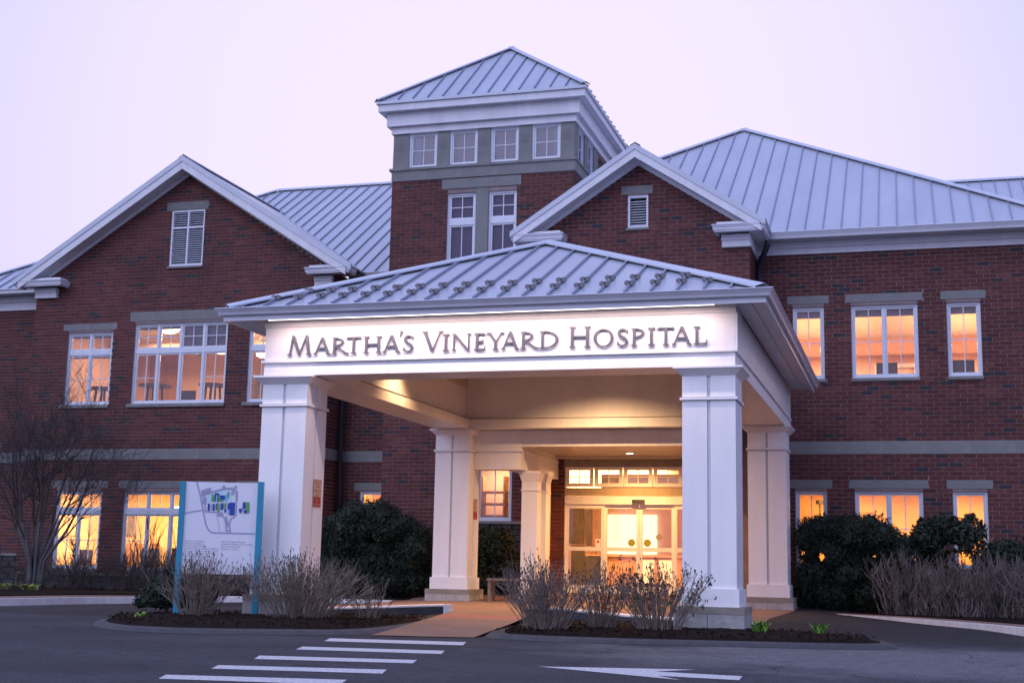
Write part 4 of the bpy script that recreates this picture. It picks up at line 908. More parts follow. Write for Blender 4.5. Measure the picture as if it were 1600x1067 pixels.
for (a, b) in (CL, CR):
    column(a, b, 21.0, 21.84, .10); column(a, b, 30.0, 30.84, .21)
# beams: front with lettering face, sides, back
zb, zt = 4.20, 5.17
def P(name, lst, mat='white_paint', parent=K):
    g = MB()
    for b in lst: g.box(*b)
    return build(name, g, mat, parent)
P('front_beam', [(-10.735, -2.565, 21.012, 21.80, zb + .003, 5.05)])
for a, b in ((-10.74, -8.404), (-8.40, -4.904), (-4.90, -2.56)): P('beam_panel', [(a, b, 21.0, 21.011, zb, 5.05)])
P('front_beam_trim', [(-10.76, -2.54, 20.985, 21.80, 5.054, 5.168)])
P('beam_moulding', [(-10.78, -2.52, 20.955, 21.0, 4.425, 4.465), (-10.78, -10.74, 21.0, 31.3, 4.425, 4.465), (-2.56, -2.52, 21.0, 31.3, 4.425, 4.465)])
P('side_beam', [(-10.74, -9.90, 21.80, 31.4, zb, 4.43)]); P('side_beam', [(-3.40, -2.56, 21.80, 31.4, zb, 4.43)])
P('side_beam_upper', [(-10.74, -10.0, 21.802, 31.4, 4.445, 5.165)]); P('side_beam_upper', [(-3.30, -2.56, 21.802, 31.4, 4.445, 5.165)])
P('back_beam', [(-9.90, -3.40, 29.95, 30.38, zb, 4.43)]); P('back_beam_upper', [(-10.0, -3.30, 30.05, 30.4, 4.445, 5.6)])
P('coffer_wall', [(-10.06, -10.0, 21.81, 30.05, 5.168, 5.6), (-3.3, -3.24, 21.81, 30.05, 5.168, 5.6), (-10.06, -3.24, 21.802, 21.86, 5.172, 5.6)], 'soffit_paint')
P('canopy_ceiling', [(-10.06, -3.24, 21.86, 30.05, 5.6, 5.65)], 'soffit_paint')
P('painted_shadow_line', [(-9.899, -9.893, 21.9, 29.94, 4.418, 4.431)], 'shadow_line_paint'); P('painted_shadow_line', [(-9.89, -3.41, 29.943, 29.949, 4.418, 4.431)], 'shadow_line_paint'); P('painted_shadow_line', [(-9.9, -3.4, 30.382, 30.415, 4.192, 4.2)], 'shadow_line_paint')  # thin dark strips: shadow lines at the beam joints put into the colour
# porch between the back columns and the doors
P('porch_beam', [(-9.9, -8.74, 30.40, 30.80, 3.72, 4.19), (-8.742, -4.56, 30.42, 30.60, 3.81, 4.188)]); P('porch_beam', [(-9.9, -8.76, 30.41, 30.78, 3.27, 3.70)]); P('porch_moulding', [(-9.9, -8.72, 30.37, 30.82, 3.69, 3.73)])
P('porch_beam', [(-9.2, -8.745, 30.82, 33.98, 3.27, 3.705)]); P('porch_beam', [(-9.2, -8.75, 30.82, 33.98, 3.735, 4.1)]); P('porch_moulding', [(-9.2, -8.715, 30.825, 33.98, 3.703, 3.733)])
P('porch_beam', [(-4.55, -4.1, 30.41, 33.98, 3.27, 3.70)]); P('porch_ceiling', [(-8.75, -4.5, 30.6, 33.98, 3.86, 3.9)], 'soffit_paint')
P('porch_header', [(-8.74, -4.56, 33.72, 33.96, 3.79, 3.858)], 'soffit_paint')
def slim_column(y0, y1, x0=-8.86, x1=-8.47):
    g = MB(); g.box(x0, x1, y0, y1, .55, 3.05); c = build('porch_column', g, 'white_paint', K)
    p = MB(); p.frustum(x0 - .004, x1 + .004, y0 - .004, y1 + .004, 3.02, 3.2, .055); p.box(x0 - .062, x1 + .062, y0 - .062, y1 + .062, 3.203, 3.265); build('capital', p, 'white_paint', c)
    p = MB(); p.box(x0 - .02, x1 + .02, y0 - .02, y1 + .02, 2.80, 2.83); build('astragal', p, 'white_paint', c)
    p = MB(); p.box(x0 - .04, x1 + .04, y0 - .04, y1 + .04, .22, .55); build('plinth', p, 'white_paint', c)
slim_column(30.92, 31.28); slim_column(31.72, 32.08)
# eave: soffit, fascia lip, gutter, roof
EX0, EX1, EY = -11.40, -1.90, 20.34
P('soffit', [(EX0 + .1, EX1 - .1, EY + .1, 20.98, 5.172, 5.2)], 'trim_paint'); P('soffit', [(-2.54, EX1 - .1, 20.985, 31.4, 5.172, 5.2)], 'trim_paint'); P('soffit', [(EX0 + .1, -10.77, 20.985, 31.4, 5.172, 5.2)], 'trim_paint')
P('fascia', [(EX0 + .115, EX1 - .115, EY + .115, EY + .15, 5.09, 5.215)], 'gutter_paint'); P('fascia', [(EX1 - .15, EX1 - .115, EY + .151, 31.4, 5.09, 5.215)], 'gutter_paint'); P('fascia', [(EX0 + .115, EX0 + .15, EY + .151, 31.4, 5.09, 5.215)], 'gutter_paint')
P('corner_board', [(-2.556, -2.52, 20.99, 21.06, 4.47, 5.05)]); P('soffit_board', [(-2.4, -2.28, 20.9, 31.3, 5.155, 5.171)], 'trim_paint')
gutter([(EX0, 31.4), (EX0, EY), (EX1, EY), (EX1, 31.4)], 5.185, 5.305, K, d=.11)
AP = (-6.65, 24.85, 7.29); RB = (-6.65, 31.48, 7.29); ez = 5.315
c0, c1 = (EX0 + .14, EY + .14, ez), (EX1 - .14, EY + .14, ez); SE = []
roof_face([c0, c1, AP], (1, 0, 0), K, start=.30, spacing=.42, ret=SE, sh=.05, sw=.03)
roof_face([c1, (EX1 - .14, 31.48, ez), RB, AP], (0, 1, 0), K); roof_face([(EX0 + .14, 31.48, ez), c0, AP, RB], (0, -1, 0), K)
cap(c0, AP, K, w=.36); cap(c1, AP, K, w=.36); cap(AP, RB, K, w=.36)
sd_ = MB()
for _ in range(90):
    x = random.uniform(EX0 + .5, EX1 - .5) if random.random() < .5 else random.gauss(-6.2, 1.2)
    sd_.box(x, x + random.uniform(.03, .12), EY + .165, EY + .165 + random.uniform(.01, .04), 5.326, 5.335)
tag(build('leaf_litter', sd_, 'bud', K), None, None, None, 'stuff')
P('drip_edge', [(EX0 + .12, EX1 - .12, EY + .10, EY + .16, 5.25, 5.318)], 'roof_trim')
# snow guards clamped to the seams: a pair of discs each
for (lo, hi, v, nrm) in SE:
    L_ = (hi - lo).length
    for d_ in (.52, .98):
        if d_ > L_ - .12: continue
        pos = lo + v * (d_ + random.uniform(-.03, .03)) + nrm * .056; g = MB()
        for s_ in (-1, 1):
            cc = pos + Vector((s_ * .040, 0, 0)); n_ = 12; ring = [cc + Vector((math.cos(2 * math.pi * k / n_) * .053, 0, 0)) + Vector((0, 0, 1)) * math.sin(2 * math.pi * k / n_) * .043 for k in range(n_)]
            ft = [p + Vector((0, -.02, 0)) for p in ring]; bk_ = [p + Vector((0, .02, 0)) for p in ring]; g.face(*ft[::-1]); g.face(*bk_)
            for k in range(n_): g.face(ft[k], ft[(k + 1) % n_], bk_[(k + 1) % n_], bk_[k])
        g.bar(pos - v * .05 - nrm * .08, pos + v * .05 - nrm * .08, .06, .06, nrm)
        build('snow_guard', g, 'guard_metal', K)
# LED strip behind the fascia lip, washing the lettering face
ST = thing('light_strip', 'thin glowing light strip under the front eave of the canopy', 'lamp', (-6.64, 20.52, 5.1))
boxes('strip_housing', [(-10.45, -2.82, 20.49, 20.53, 5.105, 5.172)], 'gutter_paint', ST); boxes('strip_lens', [(-10.45, -2.82, 20.492, 20.522, 5.085, 5.104)], 'lamp_strip', ST); boxes('added_strip_shield', [(-10.46, -2.81, 20.524, 20.530, 5.086, 5.104)], 'gutter_paint', ST)  # shield plate is added to keep the lens glow off the beam face
for k in range(4): lamp('strip_light', 'AREA', (-9.5 + k * 1.907, 20.55, 5.082), 24.0, (1.0, 0.74, 0.70), ST, 1.9, .03, direction=(0, .16, -1))
# recessed downlights in the canopy ceiling and porch
def downlight(x, y, z, e, where, c=(1.0, 0.57, 0.27), spot=R(130)):
    t = thing('downlight', 'round recessed downlight ' + where, 'lamp', (x, y, z), 'recessed ceiling downlights')
    g = MB(); g.disc((x, y), .11, 'z', (z - .03, z - .002), 20); build('trim_ring', g, 'trim_paint', t); g = MB(); g.disc((x, y), .085, 'z', (z - .034, z - .031), 20); build('lens', g, 'lamp_warm', t)
    lamp('downlight_beam', 'SPOT', (x, y, z - .06), e, c, t, .08, spot=spot, blend=.85)
downlight(-9.42, 25.25, 5.6, 520, 'in the canopy ceiling beside the left beam', spot=R(104))
downlight(-6.6, 28.15, 5.6, 1400, 'in the canopy ceiling by the back beam', spot=R(148)); downlight(-8.2, 26.2, 5.6, 560, 'in the middle of the canopy ceiling towards the doors', spot=R(86)); downlight(-5.6, 24.4, 5.6, 560, 'in the middle of the canopy ceiling over the drive', spot=R(86))
downlight(-6.6, 32.7, 3.86, 800, 'in the porch ceiling right before the doors', (1.0, .47, .14), spot=R(164))

# ------------------------------------------------------------------ lettering on the canopy
SG = thing('name_lettering', 'raised grey metal serif lettering reading the hospital name on the canopy front', 'sign', (-6.64, 20.97, 4.55))
LET = [('M', -10.29, -9.84, .345), ('A', -9.80, -9.48, .29), ('R', -9.46, -9.15, .29), ('T', -9.18, -8.92, .29), ('H', -8.87, -8.54, .29), ('A', -8.52, -8.20, .29), ("'", -8.22, -8.16, .29), ('S', -8.14, -7.96, .29),
    ('V', -7.81, -7.44, .345), ('I', -7.44, -7.32, .29), ('N', -7.27, -6.94, .29), ('E', -6.88, -6.68, .29), ('Y', -6.67, -6.36, .29), ('A', -6.41, -6.10, .29), ('R', -6.08, -5.77, .29), ('D', -5.75, -5.43, .29),
    ('H', -5.25, -4.89, .345), ('O', -4.84, -4.51, .29), ('S', -4.45, -4.27, .29), ('P', -4.22, -4.00, .29), ('I', -3.95, -3.83, .29), ('T', -3.79, -3.52, .29), ('A', -3.56, -3.24, .29), ('L', -3.21, -2.99, .29)]
def glyph(ch, x0, x1, h):
    """strokes of a roman capital as polygons in (x, z)"""
    W = x1 - x0; z = 4.55; T = .046 * (h / .29) ** .6; t = .026; sf = .013; out = []
    def st(ax, az, bx, bz, w): out.append([(ax - w / 2, z + az), (ax + w / 2, z + az), (bx + w / 2, z + bz), (bx - w / 2, z + bz)])
    def serif(cx, at, hw, top=False):
        a = z + at; b = a + (-sf if top else sf); k = b + (-.012 if top else .012)
        out.append([(cx - hw, a), (cx + hw, a), (cx + hw, b), (cx + hw * .45, k), (cx - hw * .45, k), (cx - hw, b)])
    def ring(cx, cz, rx, rz, tx, tz, a0, a1, n=14):
        for k in range(n):
            a, b = R(a0 + (a1 - a0) * k / n), R(a0 + (a1 - a0) * (k + 1) / n)
            out.append([(cx + rx * math.cos(a), cz + rz * math.sin(a)), (cx + rx * math.cos(b), cz + rz * math.sin(b)), (cx + (rx - tx) * math.cos(b), cz + (rz - tz) * math.sin(b)), (cx + (rx - tx) * math.cos(a), cz + (rz - tz) * math.sin(a))])
    sw = T * .5 + .028
    if ch == 'I': xm = (x0 + x1) / 2; st(xm, 0, xm, h, T); serif(xm, 0, W / 2); serif(xm, h, W / 2, True)
    elif ch == 'H':
        a, b = x0 + sw, x1 - sw
        for q in (a, b): st(q, 0, q, h, T); serif(q, 0, sw); serif(q, h, sw, True)
        out.append([(a, z + h * .48), (b, z + h * .48), (b, z + h * .48 + t), (a, z + h * .48 + t)])
    elif ch == 'T':
        xm = (x0 + x1) / 2; st(xm, 0, xm, h, T); serif(xm, 0, sw); out.append([(x0, z + h - t), (x1, z + h - t), (x1, z + h), (x0, z + h)])
        out.append([(x0, z + h - t), (x0 - .004, z + h - .06), (x0 + .010, z + h - .06), (x0 + .026, z + h - t)]); out.append([(x1, z + h - t), (x1 + .004, z + h - .06), (x1 - .010, z + h - .06), (x1 - .026, z + h - t)])
    elif ch == 'L':
        a = x0 + sw; st(a, 0, a, h, T); serif(a, h, sw, True); out.append([(x0, z), (x1 - .02, z), (x1 - .02, z + t), (x0, z + t * .6)]); out.append([(x1 - .035, z), (x1 - .012, z), (x1, z + .075), (x1 - .012, z + .075)])
    elif ch == 'E':
        a = x0 + sw; st(a, 0, a, h, T)
        for zz, xr in ((0, x1), (h * .5 - t / 2, x1 - .03), (h - t, x1 - .015)): out.append([(x0 if zz != h * .5 - t / 2 else a, z + zz), (xr - .01, z + zz), (xr - .01, z + zz + t), (x0 if zz != h * .5 - t / 2 else a, z + zz + t)])
        out.append([(x1 - .03, z), (x1 - .012, z), (x1, z + .07), (x1 - .012, z + .07)]); out.append([(x1 - .045, z + h), (x1 - .02, z + h), (x1 - .015, z + h - .06), (x1 - .028, z + h - .06)]); out.append([(x1 - .055, z + h * .5 - .035), (x1 - .04, z + h * .5 - .035), (x1 - .04, z + h * .5 + .035), (x1 - .055, z + h * .5 + .035)])
    elif ch in 'PR':
        a = x0 + sw; st(a, 0, a, h, T); serif(a, 0, sw); out.append([(x0, z + h - sf), (a, z + h - sf), (a, z + h), (x0, z + h)])
        rz = h * .27; bx = x1 - (.0 if ch == 'P' else W * .28); rx = bx - a; cz = z + h - rz
        ring(a, cz, rx, rz, T * .92, t * .8, -90, 90, 12)
        if ch == 'R': out.append([(a + T * .4, z + h * .47), (a + T * 1.3, z + h * .47), (x1, z), (x1 - T * 1.35, z)]); serif(x1 - .03, 0, .04)
    elif ch == 'D':
        a = x0 + sw; st(a, 0, a, h, T); out.append([(x0, z + h - t * .8), (a + .04, z + h - t * .8), (a + .04, z + h), (x0, z + h)]); out.append([(x0, z), (a + .04, z), (a + .04, z + t * .8), (x0, z + t * .8)])
        ring(a + .04, z + h / 2, x1 - a - .04, h / 2, T, t * .8, -90, 90, 18)
    elif ch == 'O': ring((x0 + x1) / 2, z + h / 2, W / 2, h / 2 + .006, T, t * .85, 0, 360, 32)
    elif ch == 'S':
        pts = [(.86, .80), (.74, .915), (.52, .955), (.30, .92), (.17, .80), (.19, .665), (.36, .555), (.62, .455), (.82, .345), (.87, .215), (.74, .085), (.47, .035), (.22, .075), (.09, .20)]
        ws = [.45, .5, .55, .7, .9, 1.0, 1.1, 1.15, 1.1, .95, .7, .55, .5, .4]; L_, R_ = [], []
        pp = cat_rom([(x0 + p[0] * W, z + p[1] * h) for p in pts], 3); n = len(pp)
        for k in range(n):
            a, b = Vector(pp[max(k - 1, 0)]), Vector(pp[min(k + 1, n - 1)]); d = (b - a).normalized(); w = T * .5 * ws[min(len(ws) - 1, round(k / (n - 1) * (len(ws) - 1)))]; L_.append((pp[k][0] - d.y * w, pp[k][1] + d.x * w)); R_.append((pp[k][0] + d.y * w, pp[k][1] - d.x * w))
        for k in range(n - 1): out.append([L_[k], L_[k + 1], R_[k + 1], R_[k]])
        out.append([(x1 - .012, z + h * .70), (x1 - .002, z + h * .70), (x1 - .004, z + h * .94), (x1 - .03, z + h * .88)]); out.append([(x0 + .012, z + h * .29), (x0, z + h * .29), (x0 + .004, z + h * .05), (x0 + .03, z + h * .11)])
    elif ch == 'A':
        a, b, m_ = x0 + .035, x1 - .04, x0 + W * .50; st(a, 0, m_ - .006, h, t); st(b, 0, m_, h + .008, T * 1.05); serif(a, 0, .035); serif(b, 0, .042); f_ = .33
        out.append([(a + (m_ - a) * f_, z + h * f_), (b + (m_ - b) * f_, z + h * f_), (b + (m_ - b) * (f_ + .09), z + h * (f_ + .09)), (a + (m_ - a) * (f_ + .09), z + h * (f_ + .09))])
    elif ch == 'V': a, b, m_ = x0 + .05, x1 - .035, x0 + W * .52; st(m_, -.008, a, h, T * 1.08); st(m_, 0, b, h, t); serif(a, h, .05, True); serif(b, h, .038, True)
    elif ch == 'N':
        a, b = x0 + .035, x1 - .035; st(a, 0, a, h, t); st(b, -.004, b, h, t); st(b - .004, -.01, a, h, T * 1.1); serif(a, 0, .036); serif(b, h, .036, True); out.append([(x0 + .0, z + h - sf), (a, z + h - sf), (a, z + h), (x0 + .0, z + h)])
    elif ch == 'M':
        a, b, m_ = x0 + .045, x1 - .045, x0 + W * .5; pa, pb = x0 + W * .22, x0 + W * .78
        st(a, 0, pa, h, t); st(m_, 0, pa, h, T); st(m_, 0, pb, h, t); st(b, 0, pb, h, T * 1.05); serif(a, 0, .042); serif(b, 0, .05)
    elif ch == 'Y': a, b, m_ = x0 + .045, x1 - .035, x0 + W * .53; st(m_, h * .45, a, h, T * 1.05); st(m_ + .006, h * .45, b, h, t); st(m_, 0, m_, h * .47, T); serif(a, h, .045, True); serif(b, h, .036, True); serif(m_, 0, sw)
    elif ch == "'": out.append([(x0 + .010, z + .26), (x0 + .018, z + .255), (x1, z + .345), (x1 - .006, z + .37), (x0 + .022, z + .372), (x0 + .018, z + .34)])
    return out
for (ch, a, b, h) in LET:
    g = MB()
    for k, poly in enumerate(glyph(ch, a, b, h)):
        ar = sum(poly[i][0] * poly[(i + 1) % len(poly)][1] - poly[(i + 1) % len(poly)][0] * poly[i][1] for i in range(len(poly)))
        g.prism(poly if ar > 0 else poly[::-1], 'y', 20.955 - .0006 * (k % 9), 20.98)
    build('letter', g, 'letter_metal', SG)

# ------------------------------------------------------------------ map sign
S = thing('map_sign', 'white campus map board between two teal posts beside the canopy column', 'sign', (-11.1, 20.42, .1))
a_ = Vector((-11.70, 20.25)); dr = Vector((.958, .287)); nr = Vector((.287, -.958))          # along the board, towards the reader
def sp(u, z, off=0.0): q = a_ + dr * u + nr * off; return (q.x, q.y, z)
def sbox(name, u0, u1, o0, o1, z0, z1, mat):
    g = MB(); g.hexa([sp(u0, z0, o1), sp(u1, z0, o1), sp(u1, z0, o0), sp(u0, z0, o0), sp(u0, z1, o1), sp(u1, z1, o1), sp(u1, z1, o0), sp(u0, z1, o0)]); return build(name, g, mat, S)
sbox('post', -.085, .005, -.06, .06, -.1, 2.31, 'teal_paint'); sbox('post', 1.225, 1.315, -.06, .06, -.05, 2.335, 'teal_paint')
panel = sbox('panel', .006, 1.224, -.03, .03, .79, 2.315, 'panel_white')
PW, PZ0, PZ1 = 1.218, .79, 2.315
def mp_(u, v, off): return sp(.006 + u * PW, PZ1 - v, off)                                     # u 0..1 across, v metres down
LAY = [.0312]
def mpoly(pts, mat, name):
    LAY[0] += .0002; g = MB(); g.face(*[mp_(u, v, LAY[0]) for u, v in pts]); build(name, g, mat, panel)
PX = 1.218 / 1380; 
def mc(x, y): return ((x - 60) / 1400, (y - 50) * (1.218 / 1400) * 0.98)
def mroad(pts, w, mat='map_grey', name='map_road'):
    for p, q in zip(pts, pts[1:]):
        a, b = Vector(p), Vector(q); d = (b - a).normalized(); n = Vector((-d.y, d.x)) * w / 2; e = d * w * .25
        mpoly([mc(*(a - e + n)), mc(*(b + e + n)), mc(*(b + e - n)), mc(*(a - e - n))], mat, name)
def mrect(x0, y0, x1, y1, mat): mpoly([mc(x0, y0), mc(x0, y1), mc(x1, y1), mc(x1, y0)], mat, 'map_block')
mpoly([mc(*p) for p in [(480, 330), (560, 270), (740, 220), (930, 200), (980, 420), (860, 440), (560, 440), (490, 470)]], 'map_pale', 'map_ground')
mroad([(270, 60), (360, 350), (420, 620), (490, 880), (540, 980), (620, 1040), (1440, 1045)], 30); mroad([(40, 685), (200, 640), (400, 605)], 26); mroad([(350, 330), (480, 280), (700, 210), (800, 180), (960, 165), (1050, 230), (1055, 400)], 42); mroad([(1055, 400), (1060, 560), (1055, 700), (960, 770), (940, 860), (970, 1030)], 22)
mroad([(440, 350), (450, 500), (460, 630), (780, 640), (830, 740), (880, 780), (885, 990), (960, 995)], 24); mroad([(860, 740), (900, 900)], 60); mroad([(700, 690), (780, 690)], 50); mroad([(690, 740), (740, 880), (755, 1020)], 7)
mpoly([mc(*p) for p in [(355, 220), (545, 155), (555, 225), (375, 290)]], 'map_grey', 'map_block'); mrect(770, 110, 820, 160, 'map_grey'); mrect(1000, 110, 1045, 170, 'map_grey'); mrect(400, 340, 470, 480, 'map_grey'); mrect(950, 200, 1000, 290, 'map_grey')
for q in ((570, 290, 625, 430, 'map_green'), (630, 260, 655, 430, 'map_blue'), (655, 265, 715, 300, 'map_blue'), (680, 300, 705, 430, 'map_blue'), (706, 290, 730, 430, 'map_green'), (735, 305, 830, 390, 'map_blue'), (720, 392, 800, 428, 'map_green'), (845, 280, 870, 420, 'map_cyan'), (875, 230, 903, 350, 'map_green'),
          (505, 470, 545, 610, 'map_blue'), (570, 470, 600, 600, 'map_grey'), (610, 470, 640, 610, 'map_blue'), (660, 460, 685, 590, 'map_blue'), (685, 460, 735, 620, 'map_green'), (755, 460, 805, 590, 'map_blue'), (810, 460, 830, 560, 'map_green'), (840, 450, 865, 540, 'map_green'), (830, 560, 865, 640, 'map_blue'), (890, 455, 950, 580, 'map_blue'), (930, 440, 1030, 690, 'map_blue'), (900, 600, 935, 660, 'map_cyan'),
          (1180, 430, 1235, 560, 'map_blue'), (1240, 430, 1310, 640, 'map_green'), (1110, 560, 1180, 600, 'map_blue'), (1120, 600, 1165, 640, 'map_blue'), (1205, 585, 1270, 645, 'map_blue')): mrect(*q)
rz_ = math.atan2(dr.y, dr.x)
def stext(s_, u, v, size): text_mesh(s_, size, 'sign_text', 'map_ink', panel, mp_(u, v, .0312), (R(90), 0, rz_))
for k, s_ in enumerate(('Entrance 1: Emergency', 'Entrance 2: Emergency', 'Entrance 3: Main Entrance', 'Entrance 4: Family Medicine & Pediatrics', 'Entrance 5: Outpatient Specialty Clinics', 'Entrance 6: Orthopaedics & Podiatry', 'Entrance 7: Infusion & Oncology')): stext(s_, .03, 1.0 + k * .040, .035)
for k, s_ in enumerate(('Entrance 8: General Surgery', 'Entrance 9: Obstetrics & Gynecology', 'Entrance 10: Employee', 'Entrance 11: Center')): stext(s_, .53, 1.0 + k * .040, .035)

# ------------------------------------------------------------------ no parking signs on the columns
def parking_sign(x, yc, z1, hw, label, pitch_=.48):
    t = thing('parking_sign', label, 'sign', (x, yc, z1 - pitch_))
    boxes('plate', [(x, x + .006, yc - hw, yc + hw, z1 - pitch_, z1)], 'sign_cream', t); boxes('red_panel', [(x + .0062, x + .008, yc - hw + .008, yc + hw - .008, z1 - pitch_ + .008, z1 - pitch_ * .63)], 'sign_red', t)
    boxes('red_border', [(x + .0062, x + .0078, yc - hw, yc + hw, z1 - .010, z1), (x + .0062, x + .0078, yc - hw, yc - hw + .008, z1 - pitch_, z1 - .01), (x + .0062, x + .0078, yc + hw - .008, yc + hw, z1 - pitch_, z1 - .01)], 'sign_red', t)
    for k, (s_, m_, sz) in enumerate((('PICK-UP', 'sign_red', .06), ('AND', 'sign_red', .06), ('DROP-OFF', 'sign_red', .055), ('ONLY', 'sign_red', .06), ('NO', 'sign_cream', .06), ('PARKING', 'sign_cream', .055))):
        text_mesh(s_, sz * 1.15, 'lettering', m_, t, (x + .0095, yc, z1 - .075 - k * .072 - (.02 if k > 3 else 0)), (R(90), 0, R(90)), 'CENTER')
parking_sign(-9.898, 21.58, 2.44, .155, 'red and cream no parking notice on the column behind the map sign'); parking_sign(-9.898, 30.55, 2.57, .155, 'red and cream no parking notice on the back column nearest the paired porch columns')

# ------------------------------------------------------------------ bench by the porch
B = thing('bench', 'low wooden bench beside the paired porch columns', 'bench', (-9.0, 30.5, .22))
boxes('seat', [(-9.38, -8.3, 29.95, 30.35, .68, .735)], 'bench_wood', B)
for x in (-9.36, -8.38): boxes('leg', [(x, x + .07, 29.97, 30.33, .2, .68)], 'bench_wood', B)

# ------------------------------------------------------------------ plants
def rvec(s=1.0): return Vector((random.gauss(0, s), random.gauss(0, s), random.gauss(0, s)))
def leafy(mb, c, rad, n, size, surf=.75, aspect=.5, flat=0.0, gaps=()):
    for _ in range(n):
        d = rvec().normalized(); k = random.uniform(.86, 1.06) if random.random() < surf else random.uniform(.3, .9)
        p = Vector((c[0] + d.x * rad[0] * k, c[1] + d.y * rad[1] * k, c[2] + d.z * rad[2] * k))
        if p.z < .2: continue
        if any((p.x - g_[0]) ** 2 + (p.z - g_[1]) ** 2 < g_[2] ** 2 * random.uniform(.2, 1.3) for g_ in gaps): continue
        nn = (d + rvec(.6)).normalized(); t = nn.cross(rvec()).normalized(); b = nn.cross(t); s = size * random.uniform(.6, 1.3); w = s * aspect
        a0 = p - t * s * .5; a1 = p + b * w * .5 + nn * s * .06; a2 = p + t * s * .5; a3 = p - b * w * .5 + nn * s * .06
        mb.face(a0, a1, a2, a3)
def evergreen(name, label, base, lobes, n, size, mat, group=None, aspect=.5, gaps=()):
    t = thing(name, label, 'shrub', (base[0], base[1], .18), group); g = MB(); tot = sum(r[0] * r[1] + r[0] * r[2] + r[1] * r[2] for _, r in lobes)
    for c, r in lobes: leafy(g, c, r, int(n * (r[0] * r[1] + r[0] * r[2] + r[1] * r[2]) / tot), size, aspect=aspect, gaps=gaps)
    for c, r in lobes: leafy(g, c, tuple(q * .78 for q in r), max(40, int(n * .22 * (r[0] * r[1] + r[0] * r[2] + r[1] * r[2]) / tot)), max(size * 1.15, min(size * 2.6, .14)), surf=.5, aspect=.75, gaps=gaps)
    for c, r in lobes:
        if random.random() < .75:                    # stray shoots beyond the clipped outline
            for _ in range(5):
                d = rvec().normalized(); d.z = abs(d.z) + .2; d.normalize(); q = Vector((c[0] + d.x * r[0], c[1] + d.y * r[1], c[2] + d.z * r[2]))
                for k in range(3): leafy(g, q + d * .04 * k, (.03, .03, .035), 7, size)
    build('foliage', g, mat, t)
    s = MB()
    for _ in range(7):
        a = random.uniform(0, 6.28); r = random.uniform(.1, .5); tip = (base[0] + math.cos(a) * r * 1.6, base[1] + math.sin(a) * r, random.uniform(.9, 1.4))
        s.tube([(base[0] + math.cos(a) * .12, base[1] + math.sin(a) * .12, .12), (base[0] + math.cos(a) * r * .8, base[1] + math.sin(a) * r * .8, .5), tip], [.03, .022, .012], 5)
    build('stem', s, 'twig_dark', t)
def lobe_set(x0, x1, y, prof, ry=.75, step=.38, r=.42):
    """rounded lobes filling the outline prof(x) -> top height"""
    L = []; x = x0
    while x <= x1:
        top = prof(x); z = .55
        while z < top - r * .6:
            L.append(((x + random.uniform(-.1, .1), y + random.uniform(-.3, .3) * ry, min(z, top - r * .8)), (r * random.uniform(.85, 1.15), ry * random.uniform(.7, 1.0), r * random.uniform(.8, 1.1)))); z += .42
        L.append(((x + random.uniform(-.06, .06), y + random.uniform(-.15, .15), top - r * random.uniform(.72, .85)), (r * random.uniform(.8, 1.25), ry * random.uniform(.8, 1.0), r * random.uniform(.7, .9)))); x += step * random.uniform(.6, 1.0)
    return L
def interp(P): 
    def f(x):
        for (a, b), (c, d) in zip(P, P[1:]):
            if a <= x <= c: return b + (d - b) * (x - a) / (c - a)
        return P[0][1] if x < P[0][0] else P[-1][1]
    return f
evergreen('evergreen_hedge', 'broad clipped dark evergreen shrub beside the right back column', (-1.3, 31.2), lobe_set(-2.1, 0.0, 31.2, interp([(-2.4, 2.2), (-1.8, 2.3), (-.9, 2.3), (-.3, 2.0), (.1, 1.75)]), .7), 60000, .05, 'leaf_dark', gaps=((-1.9, 1.35, .16), (-.75, 1.4, .08)))
evergreen('rhododendron', 'loose broad-leaved evergreen below the single window of the right wing', (1.0, 31.3), lobe_set(.35, 1.5, 31.4, interp([(.1, 1.8), (.5, 2.3), (1.1, 2.35), (1.7, 2.1)]), .5), 11000, .125, 'leaf_broad', aspect=.36, gaps=((.85, 1.55, .3), (1.15, 1.3, .25)))
evergreen('evergreen_shrub', 'dark evergreen shrub against the bricks at the right wing corner', (2.4, 31.5), lobe_set(1.95, 2.9, 31.6, interp([(1.6, 1.7), (2.3, 1.8), (3, 1.7)]), .5), 12000, .065, 'leaf_dark')
evergreen('evergreen_shrub', 'large round evergreen shrub left of the back column before the tower', (-13.1, 32.0), lobe_set(-14.3, -11.8, 32.0, interp([(-14.7, 1.7), (-14.1, 2.3), (-13.1, 2.6), (-12.1, 2.25), (-11.5, 1.75)]), .75), 60000, .05, 'leaf_dark', gaps=((-12.95, 1.62, .16), (-12.9, 1.05, .1)))
evergreen('evergreen_shrub', 'narrow evergreen shrub between the back column and the paired porch columns', (-10.1, 32.4), lobe_set(-10.35, -9.55, 32.3, interp([(-10.6, 1.8), (-10, 2.05), (-9.4, 1.95)]), .42), 13000, .06, 'leaf_dark')
evergreen('yew_shrub', 'small dark yew growing beside the left post of the map sign', (-12.35, 21.2), [((-12.45, 21.2, .42), (.5, .4, .32)), ((-12.2, 21.2, .68), (.38, .35, .3)), ((-12.0, 21.3, .45), (.4, .35, .34)), ((-12.75, 21.1, .28), (.3, .3, .16))], 11000, .05, 'leaf_dark')
